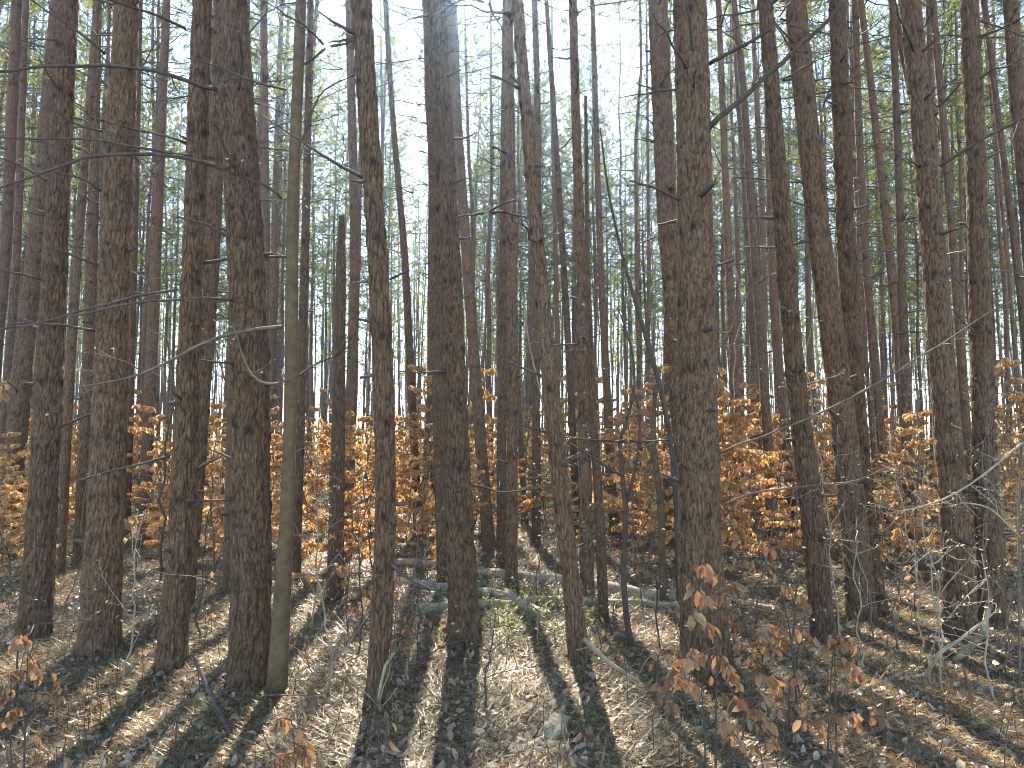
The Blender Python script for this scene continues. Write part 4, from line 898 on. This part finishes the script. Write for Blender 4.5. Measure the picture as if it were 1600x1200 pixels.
def blades(n, y0, y1, r, L, wd, tilt, z0=.004):
    x, Y = scatter(n, y0, y1, r); z = G(x, Y) + r.uniform(0, z0, n); a = r.uniform(0, 6.283, n); e = np.abs(r.normal(0, tilt, n)); sc_ = np.interp(Y, [3, 12, 26], [1, 1.5, 2.2])
    d = np.stack([np.cos(a) * np.cos(e), np.sin(a) * np.cos(e), np.sin(e)], 1); s = np.stack([-np.sin(a), np.cos(a), a * 0], 1)
    LL = (L * r.uniform(.6, 1.3, n) * sc_)[:, None]; ww = (wd * sc_)[:, None]; p = np.stack([x, Y, z], 1)
    return np.stack([p - s * ww / 2, p + s * ww / 2, p + d * LL], 1).reshape(-1, 3)
V = blades(340000, 2.6, 26, r, .11, .0032, .2, .045)
l_ = obj('needle_litter', mk('needle_litter', V, None, np.arange(len(V)).reshape(-1, 3), M['straw'], False), ground_o); l_['kind'] = 'stuff'
V = blades(140000, 2.6, 24, r, .085, .0042, .75)
c = V.reshape(-1, 3, 3)[:, 0]; keep = vnoise(c * np.array([1.1, 1.1, 0]) + 31, 12) * .7 + vnoise(c * np.array([4, 4, 0]) + 3, 13) * .3 > .47
V = V.reshape(-1, 3, 3)[keep].reshape(-1, 3)
l_ = obj('forest_grass', mk('forest_grass', V, None, np.arange(len(V)).reshape(-1, 3), M['grass'], False)); tag(l_, 'sparse short grass and moss between the leaves on the floor', 'grass', kind='stuff')
b = Buf()
for _ in range(2400):
    x, Y = scatter(1, 2.8, 18, r); x, Y = float(x[0]), float(Y[0]); z = g1(x, Y) + .015; a = r.uniform(0, 6.28); L = r.uniform(.1, .5)
    P = wob([x, Y, z], [x + math.cos(a) * L, Y + math.sin(a) * L, z + r.uniform(0, .08) * r.integers(0, 2)], 5, .07, r); b.tube(P, np.linspace(.0045, .002, 5) * r.uniform(.7, 1.6), 4)
l_ = obj('twig_litter', b.mesh('twig_litter', M['twig']), ground_o); l_['kind'] = 'stuff'
b = Buf(); lv = Buf(); C = []
for _ in range(720):                         # thin seedlings standing everywhere
    x, Y = scatter(1, 3.0, 16, r); x, Y = float(x[0]), float(Y[0]); z = g1(x, Y); h = r.uniform(.12, .55)
    P = wob([x, Y, z - .02], [x + r.normal(0, .25) * h, Y + r.normal(0, .2) * h, z + h], 6, .06, r); b.tube(P, np.linspace(.003, .0013, 6), 4); side_twigs(b, P, r, r.integers(0, 4), h * .5, .0016, 3)
    if r.random() < .35: C += [P[r.integers(2, 6)] + r.normal(0, .015, 3) for _k in range(r.integers(1, 5))]
sd = obj('seedlings', b.mesh('seedlings', M['dark_stem'])); tag(sd, 'scattered thin dark seedlings standing in the litter', 'seedlings', kind='stuff')
add_leaves(lv, np.array(C), r, .055, .028); stuff(obj('seedling_leaves', lv.mesh('seedling_leaves', M['beech_tan'], False), sd))

# ------------------------------------------------------------------ added blue volume standing in for the lens flare veil
GLARE_DENSITY = 0.0016
if GLARE_DENSITY:
    m, n, l = new_mat('glare_volume'); v = n.new('ShaderNodeVolumePrincipled'); v.inputs['Color'].default_value = (.34, .60, 1.0, 1); v.inputs['Density'].default_value = GLARE_DENSITY; v.inputs['Anisotropy'].default_value = .88
    o_ = n.new('ShaderNodeOutputMaterial'); l.new(v.outputs[0], o_.inputs['Volume'])
    x0, x1, y0, y1, z0, z1 = -95, 95, -12, 100, -1.3, 26
    V = [(x, y, z) for z in (z0, z1) for y in (y0, y1) for x in (x0, x1)]
    hz = obj('glare', mk('glare', V, [(0, 2, 3, 1), (4, 5, 7, 6), (0, 1, 5, 4), (2, 6, 7, 3), (0, 4, 6, 2), (1, 3, 7, 5)], None, m, False))
    tag(hz, 'thin bluish haze hanging in the air between the trunks', 'glare', kind='stuff')
